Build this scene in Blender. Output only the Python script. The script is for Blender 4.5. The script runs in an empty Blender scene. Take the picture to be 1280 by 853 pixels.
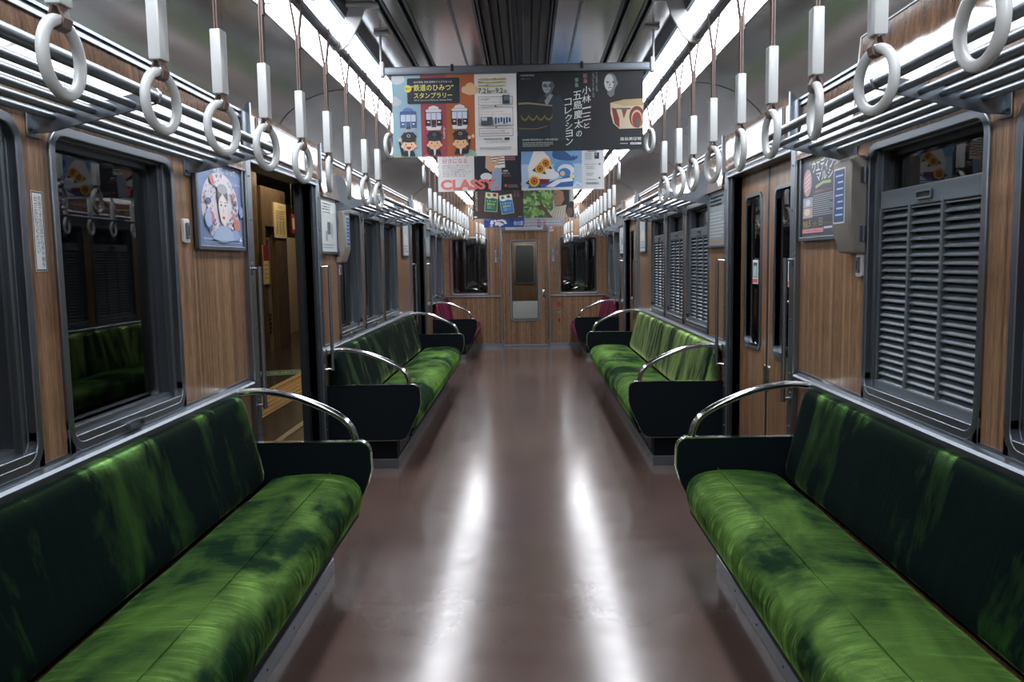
import bpy, bmesh, math, random
from mathutils import Vector, Matrix
random.seed(7)
C = bpy.context.scene.collection
PI = math.pi

# ------------------------------------------------------------------ camera, world, exposure
def make_camera():
    pit, yaw, rol = [math.radians(a) for a in (5.64, -1.15, -0.95)]
    cp, sp, cy, sy = math.cos(pit), math.sin(pit), math.cos(yaw), math.sin(yaw)
    fw = Vector((sy*cp, cy*cp, -sp)); rt = Vector((cy, -sy, 0)); up = rt.cross(fw)
    cr, sr = math.cos(rol), math.sin(rol)
    r2 = cr*rt + sr*up; u2 = -sr*rt + cr*up
    m = Matrix((r2, u2, -fw)).transposed().to_4x4(); m.translation = Vector((0.03, 0, 1.34))
    cd = bpy.data.cameras.new('camera'); cd.sensor_width = 36; cd.lens = 1010*36/1280; cd.clip_start = 0.02
    co = bpy.data.objects.new('camera', cd); C.objects.link(co); co.matrix_world = m
    bpy.context.scene.camera = co
make_camera()
sc = bpy.context.scene
wd = bpy.data.worlds.new('World'); sc.world = wd; wd.use_nodes = True
wd.node_tree.nodes['Background'].inputs[0].default_value = (0.012, 0.02, 0.03, 1)
wd.node_tree.nodes['Background'].inputs[1].default_value = 0.35
sc.view_settings.view_transform = 'Standard'
sc.view_settings.look = 'None'
sc.view_settings.gamma = 1.0
sc.view_settings.use_curve_mapping = False
sc.view_settings.exposure = 0.4
LAMP = 12.0          # ceiling strip light brightness
sc.cycles.max_bounces = 8; sc.cycles.diffuse_bounces = 4; sc.cycles.glossy_bounces = 5
sc.cycles.transparent_max_bounces = 16; sc.cycles.transmission_bounces = 6
sc.cycles.sample_clamp_indirect = 4.0
sc.cycles.use_denoising = True

# ------------------------------------------------------------------ materials
MATS = {}
def node(nt, t, **kw):
    n = nt.nodes.new(t)
    for k, v in kw.items():
        if k.startswith('_'): setattr(n, k[1:], v)
        else: n.inputs[k.replace('0', ' ')].default_value = v
    return n
def base_mat(name, col, rough=0.5, metal=0.0, **kw):
    if name in MATS: return MATS[name]
    m = bpy.data.materials.new(name); m.use_nodes = True; MATS[name] = m
    b = m.node_tree.nodes['Principled BSDF']
    b.inputs['Base Color'].default_value = (*col, 1); b.inputs['Roughness'].default_value = rough
    b.inputs['Metallic'].default_value = metal
    for k, v in kw.items():
        b.inputs[k.replace('_', ' ')].default_value = v
    return m
def ramp(nt, stops):
    r = nt.nodes.new('ShaderNodeValToRGB'); e = r.color_ramp.elements
    while len(e) < len(stops): e.new(0.5)
    for i, (p, c) in enumerate(stops):
        e[i].position = p; e[i].color = (*c, 1) if len(c) == 3 else c
    return r
def coords(nt, scale, rot=(0, 0, 0)):
    tc = nt.nodes.new('ShaderNodeNewGeometry')
    mp = nt.nodes.new('ShaderNodeMapping'); mp.inputs['Scale'].default_value = scale; mp.inputs['Rotation'].default_value = rot
    nt.links.new(tc.outputs['Position'], mp.inputs[0]); return mp
def wood(name, dark, mid, light, rough=0.28):
    m = base_mat(name, mid, rough); nt = m.node_tree; b = nt.nodes['Principled BSDF']; L = nt.links.new
    mp = coords(nt, (45, 45, 0.3)); n1 = node(nt, 'ShaderNodeTexNoise', Scale=1.0, Detail=3.0, Roughness=0.6); L(mp.outputs[0], n1.inputs['Vector'])
    mp2 = coords(nt, (300, 300, 12)); n2 = node(nt, 'ShaderNodeTexNoise', Scale=1.0, Detail=4.0, Roughness=0.7); L(mp2.outputs[0], n2.inputs['Vector'])
    mx = nt.nodes.new('ShaderNodeMath'); mx.operation = 'MULTIPLY_ADD'; mx.inputs[1].default_value = 0.42
    ad = nt.nodes.new('ShaderNodeMath'); ad.operation = 'MULTIPLY'; ad.inputs[1].default_value = 0.58
    L(n2.outputs[0], ad.inputs[0]); L(n1.outputs[0], mx.inputs[0]); L(ad.outputs[0], mx.inputs[2])
    r = ramp(nt, [(0.36, dark), (0.5, mid), (0.64, light)]); L(mx.outputs[0], r.inputs[0]); L(r.outputs[0], b.inputs['Base Color'])
    mp3 = coords(nt, (3, 3, 2)); n3 = node(nt, 'ShaderNodeTexNoise', Scale=1.0, Detail=2.0); L(mp3.outputs[0], n3.inputs['Vector'])
    bp = node(nt, 'ShaderNodeBump', Strength=0.25, Distance=0.01); L(n3.outputs[0], bp.inputs['Height']); L(bp.outputs[0], b.inputs['Normal'])
    return m
M_wood = wood('wood_laminate', (0.05, 0.027, 0.015), (0.165, 0.094, 0.052), (0.36, 0.22, 0.125))
M_wood_gloss = wood('wood_gloss_laminate', (0.04, 0.022, 0.014), (0.10, 0.055, 0.032), (0.19, 0.11, 0.062), 0.07)
M_marble = wood('station_brown_stone', (0.05, 0.032, 0.02), (0.10, 0.066, 0.04), (0.16, 0.11, 0.07), 0.25)
def metal(name, col, rough, metallic=1.0):
    return base_mat(name, col, rough, metallic)
M_alu = metal('brushed_aluminium', (0.22, 0.25, 0.285), 0.36)
M_alud = metal('dark_aluminium', (0.15, 0.17, 0.195), 0.42)
M_chrome = metal('chrome', (0.62, 0.65, 0.68), 0.12)
M_rod = metal('satin_steel_rod', (0.20, 0.23, 0.26), 0.38)
M_cove = metal('cove_panel_metal', (0.55, 0.54, 0.54), 0.22, 0.78)
M_ceil = metal('ceiling_panel_metal', (0.50, 0.48, 0.475), 0.16, 0.8)
M_rub = base_mat('black_rubber', (0.004, 0.007, 0.010), 0.45)
M_dark = base_mat('dark_navy_panel', (0.0004, 0.0035, 0.0062), 0.6, Specular_IOR_Level=0.15)
M_grille = base_mat('ceiling_grille_paint', (0.018, 0.024, 0.03), 0.4, 0.3)
M_white = base_mat('white_plastic', (0.62, 0.65, 0.66), 0.28)
M_whitep = base_mat('white_paint', (0.55, 0.56, 0.57), 0.35)
M_leather = base_mat('brown_leather', (0.15, 0.095, 0.08), 0.4)
M_taupe = base_mat('taupe_enamel', (0.22, 0.20, 0.18), 0.35, 0.2)
M_shut = metal('shutter_aluminium', (0.13, 0.155, 0.18), 0.45, 0.5)
M_fxred = base_mat('red_mark', (0.28, 0.01, 0.02), 0.5)
M_board = base_mat('route_board_face', (0.5, 0.51, 0.52), 0.3)
def velvet(name, base, light, tint, weight, srough, lo, hi, scale, bump, gcol, gw, gr):
    m = base_mat(name, base, 0.9); nt = m.node_tree; b = nt.nodes['Principled BSDF']; L = nt.links.new
    b.inputs['Specular IOR Level'].default_value = 0.05
    b.inputs['Sheen Weight'].default_value = weight; b.inputs['Sheen Roughness'].default_value = srough
    mp = coords(nt, scale); n = node(nt, 'ShaderNodeTexNoise', Scale=1.0, Detail=8.0, Roughness=0.6, Distortion=0.5); L(mp.outputs[0], n.inputs['Vector'])
    r = ramp(nt, [(lo, base), (hi, light)]); L(n.outputs[0], r.inputs[0]); L(r.outputs[0], b.inputs['Base Color'])
    # the nap of the pile, brushed this way and that
    r2 = ramp(nt, [(lo, tuple(t*0.06 for t in tint)), (hi, tint)]); L(n.outputs[0], r2.inputs[0]); L(r2.outputs[0], b.inputs['Sheen Tint'])
    mp2 = coords(nt, (2.2, 11, 2.2)); n2 = node(nt, 'ShaderNodeTexNoise', Scale=1.0, Detail=3.0, Roughness=0.5, Distortion=0.9); L(mp2.outputs[0], n2.inputs['Vector'])
    bp = node(nt, 'ShaderNodeBump', Strength=bump, Distance=0.03); L(n2.outputs[0], bp.inputs['Height'])
    mp3 = coords(nt, (260, 260, 260)); n3 = node(nt, 'ShaderNodeTexNoise', Scale=1.0, Detail=2.0); L(mp3.outputs[0], n3.inputs['Vector'])
    bp2 = node(nt, 'ShaderNodeBump', Strength=0.5, Distance=0.002); L(n3.outputs[0], bp2.inputs['Height']); L(bp.outputs[0], bp2.inputs['Normal'])
    L(bp2.outputs[0], b.inputs['Normal'])
    g = nt.nodes.new('ShaderNodeBsdfGlossy'); g.inputs['Roughness'].default_value = gr; g.inputs['Color'].default_value = (*gcol, 1); L(bp2.outputs[0], g.inputs['Normal'])
    r3 = ramp(nt, [(lo+0.02, (0.01,)*3), (hi, (gw,)*3)]); L(n.outputs[0], r3.inputs[0])
    mx = nt.nodes.new('ShaderNodeMixShader'); L(r3.outputs[0], mx.inputs[0]); L(b.outputs[0], mx.inputs[1]); L(g.outputs[0], mx.inputs[2]); L(mx.outputs[0], nt.nodes['Material Output'].inputs[0])
    return m
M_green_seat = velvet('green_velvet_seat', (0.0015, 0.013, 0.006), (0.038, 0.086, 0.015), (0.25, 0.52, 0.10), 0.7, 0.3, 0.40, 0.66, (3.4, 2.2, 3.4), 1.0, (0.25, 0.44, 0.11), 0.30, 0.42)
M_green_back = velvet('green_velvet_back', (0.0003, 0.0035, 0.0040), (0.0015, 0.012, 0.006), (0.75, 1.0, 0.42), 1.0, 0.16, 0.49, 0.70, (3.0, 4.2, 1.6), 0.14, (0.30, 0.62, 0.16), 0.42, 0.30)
M_green_back_lit = velvet('green_velvet_back_lit_copy', (0.0006, 0.0075, 0.0045), (0.012, 0.032, 0.008), (0.9, 1.0, 0.5), 1.0, 0.2, 0.38, 0.62, (3.0, 4.6, 1.3), 0.2, (0.46, 0.70, 0.24), 0.75, 0.42)  # lit copy of the back velvet: bright grazing sheen put into its colours
M_pink = velvet('wine_velvet', (0.02, 0.003, 0.008), (0.09, 0.011, 0.03), (0.7, 0.16, 0.3), 0.6, 0.2, 0.36, 0.62, (3.0, 12, 2.0), 0.3, (0.5, 0.1, 0.2), 0.3, 0.4)
def floor_mat():
    m = base_mat('brown_linoleum', (0.075, 0.05, 0.045), 0.3); nt = m.node_tree; b = nt.nodes['Principled BSDF']; L = nt.links.new
    mp = coords(nt, (1.2, 0.8, 1)); n = node(nt, 'ShaderNodeTexNoise', Scale=1.0, Detail=6.0, Roughness=0.65); L(mp.outputs[0], n.inputs['Vector'])
    r = ramp(nt, [(0.3, (0.075, 0.049, 0.042)), (0.7, (0.115, 0.078, 0.068))]); L(n.outputs[0], r.inputs[0]); L(r.outputs[0], b.inputs['Base Color'])
    mp1 = coords(nt, (3, 9, 1)); n1 = node(nt, 'ShaderNodeTexNoise', Scale=1.0, Detail=6.0, Roughness=0.7); L(mp1.outputs[0], n1.inputs['Vector'])
    r1 = ramp(nt, [(0.3, (0.15,)*3), (0.75, (0.22,)*3)]); L(n1.outputs[0], r1.inputs[0]); L(r1.outputs[0], b.inputs['Roughness'])
    b.inputs['Specular IOR Level'].default_value = 1.0
    mp2 = coords(nt, (420, 420, 1)); n2 = node(nt, 'ShaderNodeTexNoise', Scale=1.0, Detail=2.0); L(mp2.outputs[0], n2.inputs['Vector'])
    bp = node(nt, 'ShaderNodeBump', Strength=0.03, Distance=0.001); L(n2.outputs[0], bp.inputs['Height']); L(bp.outputs[0], b.inputs['Normal'])
    return m
M_floor = floor_mat()
M_plat = base_mat('platform_tiles', (0.035, 0.026, 0.022), 0.22)
M_tact = base_mat('tactile_yellow', (0.34, 0.20, 0.045), 0.5)
M_cream = base_mat('cream_tiles', (0.30, 0.24, 0.16), 0.4)
M_void = base_mat('tunnel_concrete', (0.01, 0.012, 0.014), 0.8)
def glass(name, tint, refl=1.0):
    m = bpy.data.materials.new(name); m.use_nodes = True; nt = m.node_tree; nt.nodes.clear(); L = nt.links.new
    o = nt.nodes.new('ShaderNodeOutputMaterial'); mx = nt.nodes.new('ShaderNodeMixShader')
    fr = node(nt, 'ShaderNodeFresnel', IOR=1.5*refl); tr = nt.nodes.new('ShaderNodeBsdfTransparent'); tr.inputs[0].default_value = (*tint, 1)
    gl = nt.nodes.new('ShaderNodeBsdfGlossy'); gl.inputs['Roughness'].default_value = 0.02
    L(fr.outputs[0], mx.inputs[0]); L(tr.outputs[0], mx.inputs[1]); L(gl.outputs[0], mx.inputs[2]); L(mx.outputs[0], o.inputs[0]); return m
M_glass = glass('window_glass', (0.62, 0.66, 0.68), 1.05)
M_glass_end = glass('end_window_glass', (0.4, 0.44, 0.46), 1.55)
def emis(name, col, s):
    m = bpy.data.materials.new(name); m.use_nodes = True; b = m.node_tree.nodes['Principled BSDF']
    b.inputs['Base Color'].default_value = (*col, 1); b.inputs['Emission Color'].default_value = (*col, 1); b.inputs['Emission Strength'].default_value = s; return m
M_lamp = emis('lamp_diffuser', (0.93, 0.95, 1.0), LAMP)
M_lamp_st = emis('station_lamp_tube', (1.0, 0.80, 0.52), 90)
M_signlit = emis('lit_sign_face', (0.85, 0.87, 0.85), 0.5)
def ink(col):
    k = 'ink_%02x%02x%02x' % tuple(int(c*255) for c in col)
    if k not in MATS:
        lin = [(c/12.92 if c < 0.04045 else ((c+0.055)/1.055)**2.4) for c in col]
        base_mat(k, lin, 0.45)
    return MATS[k]
def hx(s): return tuple(int(s[i:i+2], 16)/255 for i in (0, 2, 4))

# ------------------------------------------------------------------ mesh builder
class MB:
    def __init__(s, o=(0, 0, 0), flip=False):
        s.v = []; s.f = []; s.m = []; s.mats = []; s.o = Vector(o); s.flip = flip
    def mi(s, m):
        if m not in s.mats: s.mats.append(m)
        return s.mats.index(m)
    def add(s, vs, fs, m):
        b = len(s.v); s.v += [tuple(v) for v in vs]; i = s.mi(m)
        for f in fs: s.f.append([b+k for k in f]); s.m.append(i)
        return s
    def box(s, x0, x1, y0, y1, z0, z1, m, b=0.0):
        if b <= 0:
            return s.add([(x, y, z) for x in (x0, x1) for y in (y0, y1) for z in (z0, z1)],
                  [(0, 1, 3, 2), (4, 6, 7, 5), (0, 4, 5, 1), (2, 3, 7, 6), (0, 2, 6, 4), (1, 5, 7, 3)], m)
        b = min(b, abs(x1-x0)*.49, abs(y1-y0)*.49, abs(z1-z0)*.49)
        bm = bmesh.new(); bmesh.ops.create_cube(bm, size=1)
        for v in bm.verts: v.co = Vector(((x0+x1)/2+v.co.x*(x1-x0), (y0+y1)/2+v.co.y*(y1-y0), (z0+z1)/2+v.co.z*(z1-z0)))
        bmesh.ops.bevel(bm, geom=bm.edges[:], offset=b, segments=2, affect='EDGES', profile=0.6)
        bm.verts.index_update(); s.add([v.co for v in bm.verts], [[v.index for v in f.verts] for f in bm.faces], m); bm.free(); return s
    def tube(s, pts, r, m, seg=12, closed=False, caps=True):
        pts = [Vector(p) for p in pts]; n = len(pts); vs = []; fs = []; prev = None
        for i, p in enumerate(pts):
            if closed: t = pts[(i+1) % n]-pts[i-1]
            else: t = pts[min(i+1, n-1)]-pts[max(i-1, 0)]
            t.normalize()
            if prev is None:
                a = Vector((0, 0, 1)) if abs(t.z) < 0.9 else Vector((1, 0, 0)); nx = t.cross(a).normalized()
            else: nx = (prev-t*prev.dot(t)).normalized()
            prev = nx; ny = t.cross(nx)
            rr = r[i] if isinstance(r, (list, tuple)) else r
            for k in range(seg):
                a = 2*PI*k/seg; vs.append(p+nx*rr*math.cos(a)+ny*rr*math.sin(a))
        for i in range(n if closed else n-1):
            j = (i+1) % n
            for k in range(seg): fs.append((i*seg+k, i*seg+(k+1) % seg, j*seg+(k+1) % seg, j*seg+k))
        if caps and not closed: fs.append(tuple(range(seg))[::-1]); fs.append(tuple((n-1)*seg+k for k in range(seg)))
        return s.add(vs, fs, m)
    def prism(s, prof, ax, a0, a1, m, cap=True):
        """closed 2D profile extruded along axis ax ('x': prof is (y,z), 'y': (x,z), 'z': (x,y))"""
        f = {'x': lambda p, a: (a, p[0], p[1]), 'y': lambda p, a: (p[0], a, p[1]), 'z': lambda p, a: (p[0], p[1], a)}[ax]
        n = len(prof); vs = [f(p, a0) for p in prof]+[f(p, a1) for p in prof]
        fs = [(i, (i+1) % n, n+(i+1) % n, n+i) for i in range(n)]
        if cap: fs += [tuple(range(n))[::-1], tuple(range(n, 2*n))]
        return s.add(vs, fs, m)
    def ring(s, a0, a1, b0, b1, r, w, d0, d1, ax, m, r_in=None):
        """rounded rectangular frame. ax 'x': a=y,b=z,depth=x ; ax 'y': a=x,b=z,depth=y"""
        o = rrect(a0, a1, b0, b1, r); i = rrect(a0+w, a1-w, b0+w, b1-w, max(r-w, 0.012) if r_in is None else r_in)
        f = (lambda p, d: (d, p[0], p[1])) if ax == 'x' else (lambda p, d: (p[0], d, p[1]))
        n = len(o); vs = [f(p, d0) for p in o]+[f(p, d0) for p in i]+[f(p, d1) for p in i]+[f(p, d1) for p in o]
        fs = []
        for k in range(n):
            j = (k+1) % n
            for q in range(4): fs.append((q*n+k, q*n+j, ((q+1) % 4)*n+j, ((q+1) % 4)*n+k))
        return s.add(vs, fs, m)
    def plate(s, a0, a1, b0, b1, r, d0, d1, ax, m):
        o = rrect(a0, a1, b0, b1, r)
        return s.prism(o, ax, d0, d1, m)
    def build(s, name, parent=None, smooth=None, bevel=0, kind=None, loc=None):
        bm = bmesh.new(); fx = -1 if s.flip else 1
        bv = [bm.verts.new(((v[0]-s.o.x)*fx, v[1]-s.o.y, v[2]-s.o.z)) for v in s.v]
        for f, mi in zip(s.f, s.m):
            try: fc = bm.faces.new([bv[k] for k in f])
            except ValueError: continue
            fc.material_index = mi
        bmesh.ops.recalc_face_normals(bm, faces=bm.faces)
        me = bpy.data.meshes.new(name); bm.to_mesh(me); bm.free()
        for m in s.mats: me.materials.append(m)
        ob = bpy.data.objects.new(name, me); C.objects.link(ob)
        if parent: ob.parent = parent
        if loc: ob.location = loc
        if smooth is not None:
            for p in me.polygons: p.use_smooth = True
            me.set_sharp_from_angle(angle=math.radians(smooth))
        if bevel:
            md = ob.modifiers.new('bevel', 'BEVEL'); md.width = bevel; md.segments = 2; md.limit_method = 'ANGLE'; md.angle_limit = math.radians(40)
        if kind: ob['kind'] = kind
        return ob
def rrect(a0, a1, b0, b1, r, n=5):
    p = []
    for cx, cy, st in ((a1-r, b1-r, 0), (a0+r, b1-r, 90), (a0+r, b0+r, 180), (a1-r, b0+r, 270)):
        for k in range(n+1):
            a = math.radians(st+90*k/n); p.append((cx+r*math.cos(a), cy+r*math.sin(a)))
    return p
def smooth_path(pts, n=6):
    P = [Vector(p) for p in pts]; out = []
    for i in range(len(P)-1):
        p0 = P[max(i-1, 0)]; p1 = P[i]; p2 = P[i+1]; p3 = P[min(i+2, len(P)-1)]
        for k in range(n):
            t = k/n; out.append(0.5*((2*p1)+(p2-p0)*t+(2*p0-5*p1+4*p2-p3)*t*t+(3*p1-p0-3*p2+p3)*t**3))
    out.append(P[-1]); return out
def thing(name, label, cat, loc=(0, 0, 0), group=None, rotz=0, kind=None):
    o = bpy.data.objects.new(name, None); C.objects.link(o); o.empty_display_size = 0.1
    o.location = loc; o.rotation_euler = (0, 0, rotz)
    if kind: o['kind'] = kind
    else: o['label'] = label; o['category'] = cat
    if group: o['group'] = group
    return o
def tag(o, label, cat, group=None):
    o['label'] = label; o['category'] = cat
    if group: o['group'] = group
    return o
def kids(o): return [c for c in KID.get(o.name, [])]
KID = {}
def reg(parent, *ch): KID.setdefault(parent.name, []).extend(ch)
def dup(root, loc, label, group=None):
    r = root.copy(); C.objects.link(r); r.location = loc; r['label'] = label
    if group: r['group'] = group
    for ch in KID.get(root.name, []):
        c = ch.copy(); C.objects.link(c); c.parent = r
        KID.setdefault(r.name, []).append(c)
        for g in KID.get(ch.name, []):
            d = g.copy(); C.objects.link(d); d.parent = c
    return r
ORD = ['first', 'second', 'third', 'fourth', 'fifth', 'sixth', 'seventh', 'eighth', 'ninth', 'tenth', 'eleventh', 'twelfth', 'thirteenth', 'fourteenth', 'fifteenth', 'sixteenth']
W = 1.27; YE = 12.65; YB = -2.2
SIDE = {-1: 'left', 1: 'right'}
def X(s, u): return s*(W-u)

# ------------------------------------------------------------------ the shell
MB().box(-1.45, 1.45, YB, YE, -0.06, 0, M_floor).build('floor', kind='structure')
# ceiling: flat reflective panels with dark slots, the cove goes on to the side walls
b = MB()
b.box(-0.64, 0.64, YB, YE, 2.30, 2.34, M_grille)
for x0, x1 in ((-0.61, -0.51), (-0.475, -0.425), (-0.395, -0.245), (-0.238, -0.145), (0.145, 0.238), (0.245, 0.395), (0.425, 0.475), (0.51, 0.61)):
    b.box(x0, x1, YB, YE, 2.28, 2.302, M_ceil)
b.build('ceiling', kind='structure')
b = MB()
for x in (-0.492, -0.41, 0.41, 0.492):
    for d in (-0.012, 0.012): b.box(x+d-0.004, x+d+0.004, YB, YE, 2.274, 2.30, M_alud)
for x in (-0.242, 0.242): b.box(x-0.004, x+0.004, YB, YE, 2.272, 2.30, M_alu)
b.build('trim_1', kind='structure')
b = MB()
for i in range(9):
    x = -0.136+i*0.034
    b.box(x-0.004, x+0.004, YB, YE, 2.262, 2.30, M_grille)
for s in (-1, 1):
    b.box(s*0.045-0.012, s*0.045+0.012, YB, YE, 2.255, 2.29, M_grille); b.box(s*0.105-0.01, s*0.105+0.01, YB, YE, 2.255, 2.29, M_grille)
    b.box(s*0.15-0.005, s*0.15+0.005, YB, YE, 2.258, 2.30, M_alud)
b.box(-0.02, -0.017, YB, YE, 2.256, 2.262, M_alu); b.box(0.027, 0.030, YB, YE, 2.256, 2.262, M_alu)
gr = thing('ceiling_air_grille', 'long dark slotted air outlet running down the middle of the ceiling', 'air vent', (0, YB, 2.28))
b.o = Vector((0, YB, 2.28)); b.build('grille_fins', gr)

def cove_profile():
    pts = []
    for k in range(13):
        t = k/12; a = t*PI/2
        pts.append((0.012+(0.375)*(1-math.cos(a))*0.55+0.375*t*0.45, 2.04+(0.195)*math.sin(a)))
    return pts     # (u, z) from the wall top up to the light
for s in (-1, 1):
    P = cove_profile(); back = [(p[0]+0.004, p[1]+0.02) for p in P][::-1]
    b = MB(flip=s > 0); b.prism(P+[(P[-1][0], 2.36), (-0.08, 2.36), (-0.08, 2.04)], 'y', YB, YE, M_cove)
    # housing over the light and down to the flat ceiling
    b.prism([(0.386, 2.255), (0.66, 2.285), (0.66, 2.36), (0.386, 2.36)], 'y', YB, YE, M_whitep)
    b.prism([(0.640, 2.235), (0.652, 2.235), (0.662, 2.286), (0.640, 2.286)], 'y', YB, YE, M_alud)
    b.build('wall_%s_cove' % SIDE[s], smooth=40, kind='structure', loc=(s*W, 0, 0))
    b = MB(flip=s > 0)      # two trims where the wood meets the cove
    b.box(-0.002, 0.014, YB, YE, 2.008, 2.024, M_alu, 0.002); b.box(-0.002, 0.006, YB, YE, 2.024, 2.034, M_rub); b.box(-0.002, 0.016, YB, YE, 2.034, 2.044, M_alu)
    b.build('trim_%d' % (2 if s < 0 else 3), kind='structure', loc=(s*W, 0, 0))
    b = MB(flip=s > 0)
    for y in (1.8, 4.25, 6.7, 9.15, 11.6):
        pp = cove_profile(); q = [(p[0]+0.0015, p[1]-0.0015) for p in pp]
        b.prism(q+[(p[0]+0.004, p[1]+0.004) for p in pp][::-1], 'y', y-0.003, y+0.003, M_rub)
    b.build('trim_%d' % (4 if s < 0 else 5), kind='structure', loc=(s*W, 0, 0))

WZ0, WZ1 = 0.815, 1.735
WINS = [0.40, 1.31, 2.21, 5.54, 6.42, 7.31, 10.72, 11.61]      # near edge of each window; each 0.78 long
WL = 0.78
DOORS = [(3.80, 4.90), (9.03, 10.16)]
for s in (-1, 1):
    n = SIDE[s]; b = MB(flip=s > 0)
    o = 0.0238
    cuts = []
    for y in WINS: cuts.append((y+o, y+WL-o, WZ0+o, WZ1-o))
    for y0, y1 in DOORS: cuts.append((y0, y1, 0, 1.83))
    cuts.sort()
    y = YB
    for (a, c, z0, z1) in cuts:
        b.box(-0.09, 0, y, a, 0, 2.04, M_wood)
        if z0 > 0: b.box(-0.09, 0, a, c, 0, z0, M_wood)
        b.box(-0.09, 0, a, c, z1, 2.04, M_wood)
        y = c
    b.box(-0.09, 0, y, YE, 0, 2.04, M_wood)
    b.build('wall_%s' % n, kind='structure', loc=(s*W, 0, 0))
    b = MB(flip=s > 0)      # glossy veneer boards between the windows and the cove
    for y0, y1 in ((YB, 0.35), (0.352, 1.75), (1.752, 3.15), (3.152, 3.68), (5.08, 6.35), (6.352, 7.9), (7.902, 8.9), (10.3, 11.5), (11.502, YE)):
        b.prism([(-0.001, 1.765), (0.036, 1.765), (0.004, 2.008), (-0.001, 2.008)], 'y', y0, y1, M_wood_gloss)
    b.build('trim_%d' % (101 if s < 0 else 102), kind='structure', loc=(s*W, 0, 0))
    # aluminium sill along the top of the seat backs
    b = MB(flip=s > 0)
    for y0, y1 in ((YB, 3.68), (5.04, 8.92), (10.28, YE)):
        b.prism([(0, 0.772), (0.035, 0.772), (0.035, 0.798), (0.028, 0.806), (0, 0.812)], 'y', y0, y1, M_alu)
        b.box(-0.001, 0.006, y0, y1, 0.806, 0.822, M_alu)
    b.build('trim_%d' % (6 if s < 0 else 7), kind='structure', loc=(s*W, 0, 0))
    # steel base strip in the door zones
    b = MB(flip=s > 0)
    for y0, y1 in ((3.5, 3.74), (4.96, 5.1), (8.75, 8.97), (10.22, 11.0)):
        b.box(0, 0.012, y0, y1, 0.0, 0.06, M_alu)
    b.build('baseboard_%s' % n, kind='structure', loc=(s*W, 0, 0))

# end wall
b = MB()
b.box(-1.36, -1.135, YE, YE+0.06, 0, 2.36, M_wood); b.box(1.107, 1.36, YE, YE+0.06, 0, 2.36, M_wood)
b.box(-0.59, -0.37, YE, YE+0.06, 0, 2.36, M_wood); b.box(0.37, 0.55, YE, YE+0.06, 0, 2.36, M_wood)
b.box(-1.135, -0.59, YE, YE+0.06, 0, 0.85, M_wood); b.box(0.55, 1.107, YE, YE+0.06, 0, 0.85, M_wood)
b.box(-1.135, -0.59, YE, YE+0.06, 1.69, 2.36, M_wood); b.box(0.55, 1.107, YE, YE+0.06, 1.69, 2.36, M_wood)
b.box(-0.37, 0.37, YE, YE+0.06, 1.82, 2.36, M_wood)
b.build('wall_end', kind='structure')
MB().box(-1.45, 1.45, YB-0.06, YB, 0, 2.36, M_wood).build('wall_rear', kind='structure')
b = MB()
for x0, x1 in ((-1.25, -0.375), (0.375, 1.25)):
    b.box(x0, x1, YE-0.016, YE, 0.785, 0.806, M_alu, 0.003); b.box(x0, x1, YE-0.008, YE, 0, 0.055, M_alu)
for x in (-0.375, 0.375): b.box(x-0.012, x+0.012, YE-0.02, YE, 0, 1.93, M_alu, 0.004)
b.box(-0.36, 0.36, YE-0.015, YE, 1.80, 1.815, M_alud)
b.box(-0.363, 0.363, YE-0.03, YE, 0, 0.035, M_alu, 0.004)
b.build('trim_8', kind='structure')

# ------------------------------------------------------------------ ceiling strip lights
prot = None
segs = [-2.1+1.235*k for k in range(12)]
for s in (-1, 1):
    for k, y in enumerate(segs):
        lab = 'white glowing %s ceiling strip light, %s' % (SIDE[s], (('rearmost segment behind the camera', 'segment overhead just behind the camera')[k] if k < 2 else '%s glowing segment from the near end' % ORD[k-2]))
        t = thing('ceiling_light', lab, 'light', (s*W, y, 2.24), 'strip lights along both sides of the ceiling')
        b = MB((0, 0, 0), s > 0)
        L = min(1.225, YE-0.02-y)
        prof = [(0.392, -0.006)]+[(0.392+0.245*k2/8, -0.006+0.012*k2/8-0.012*math.sin(PI*k2/8)) for k2 in range(1, 8)]+[(0.637, 0.006), (0.637, 0.016), (0.392, 0.016)]
        b.prism(prof, 'y', 0.008, L, M_lamp); b.build('diffuser', t, smooth=40)
        b = MB((0, 0, 0), s > 0)
        b.prism([(0.386, -0.014), (0.645, -0.002), (0.645, 0.03), (0.386, 0.03)], 'y', -0.006, 0.006, M_alu)
        b.box(0.384, 0.392, 0, L, -0.012, 0.02, M_alu); b.box(0.637, 0.646, 0, L, -0.004, 0.03, M_alud)
        b.build('frame', t)

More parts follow.
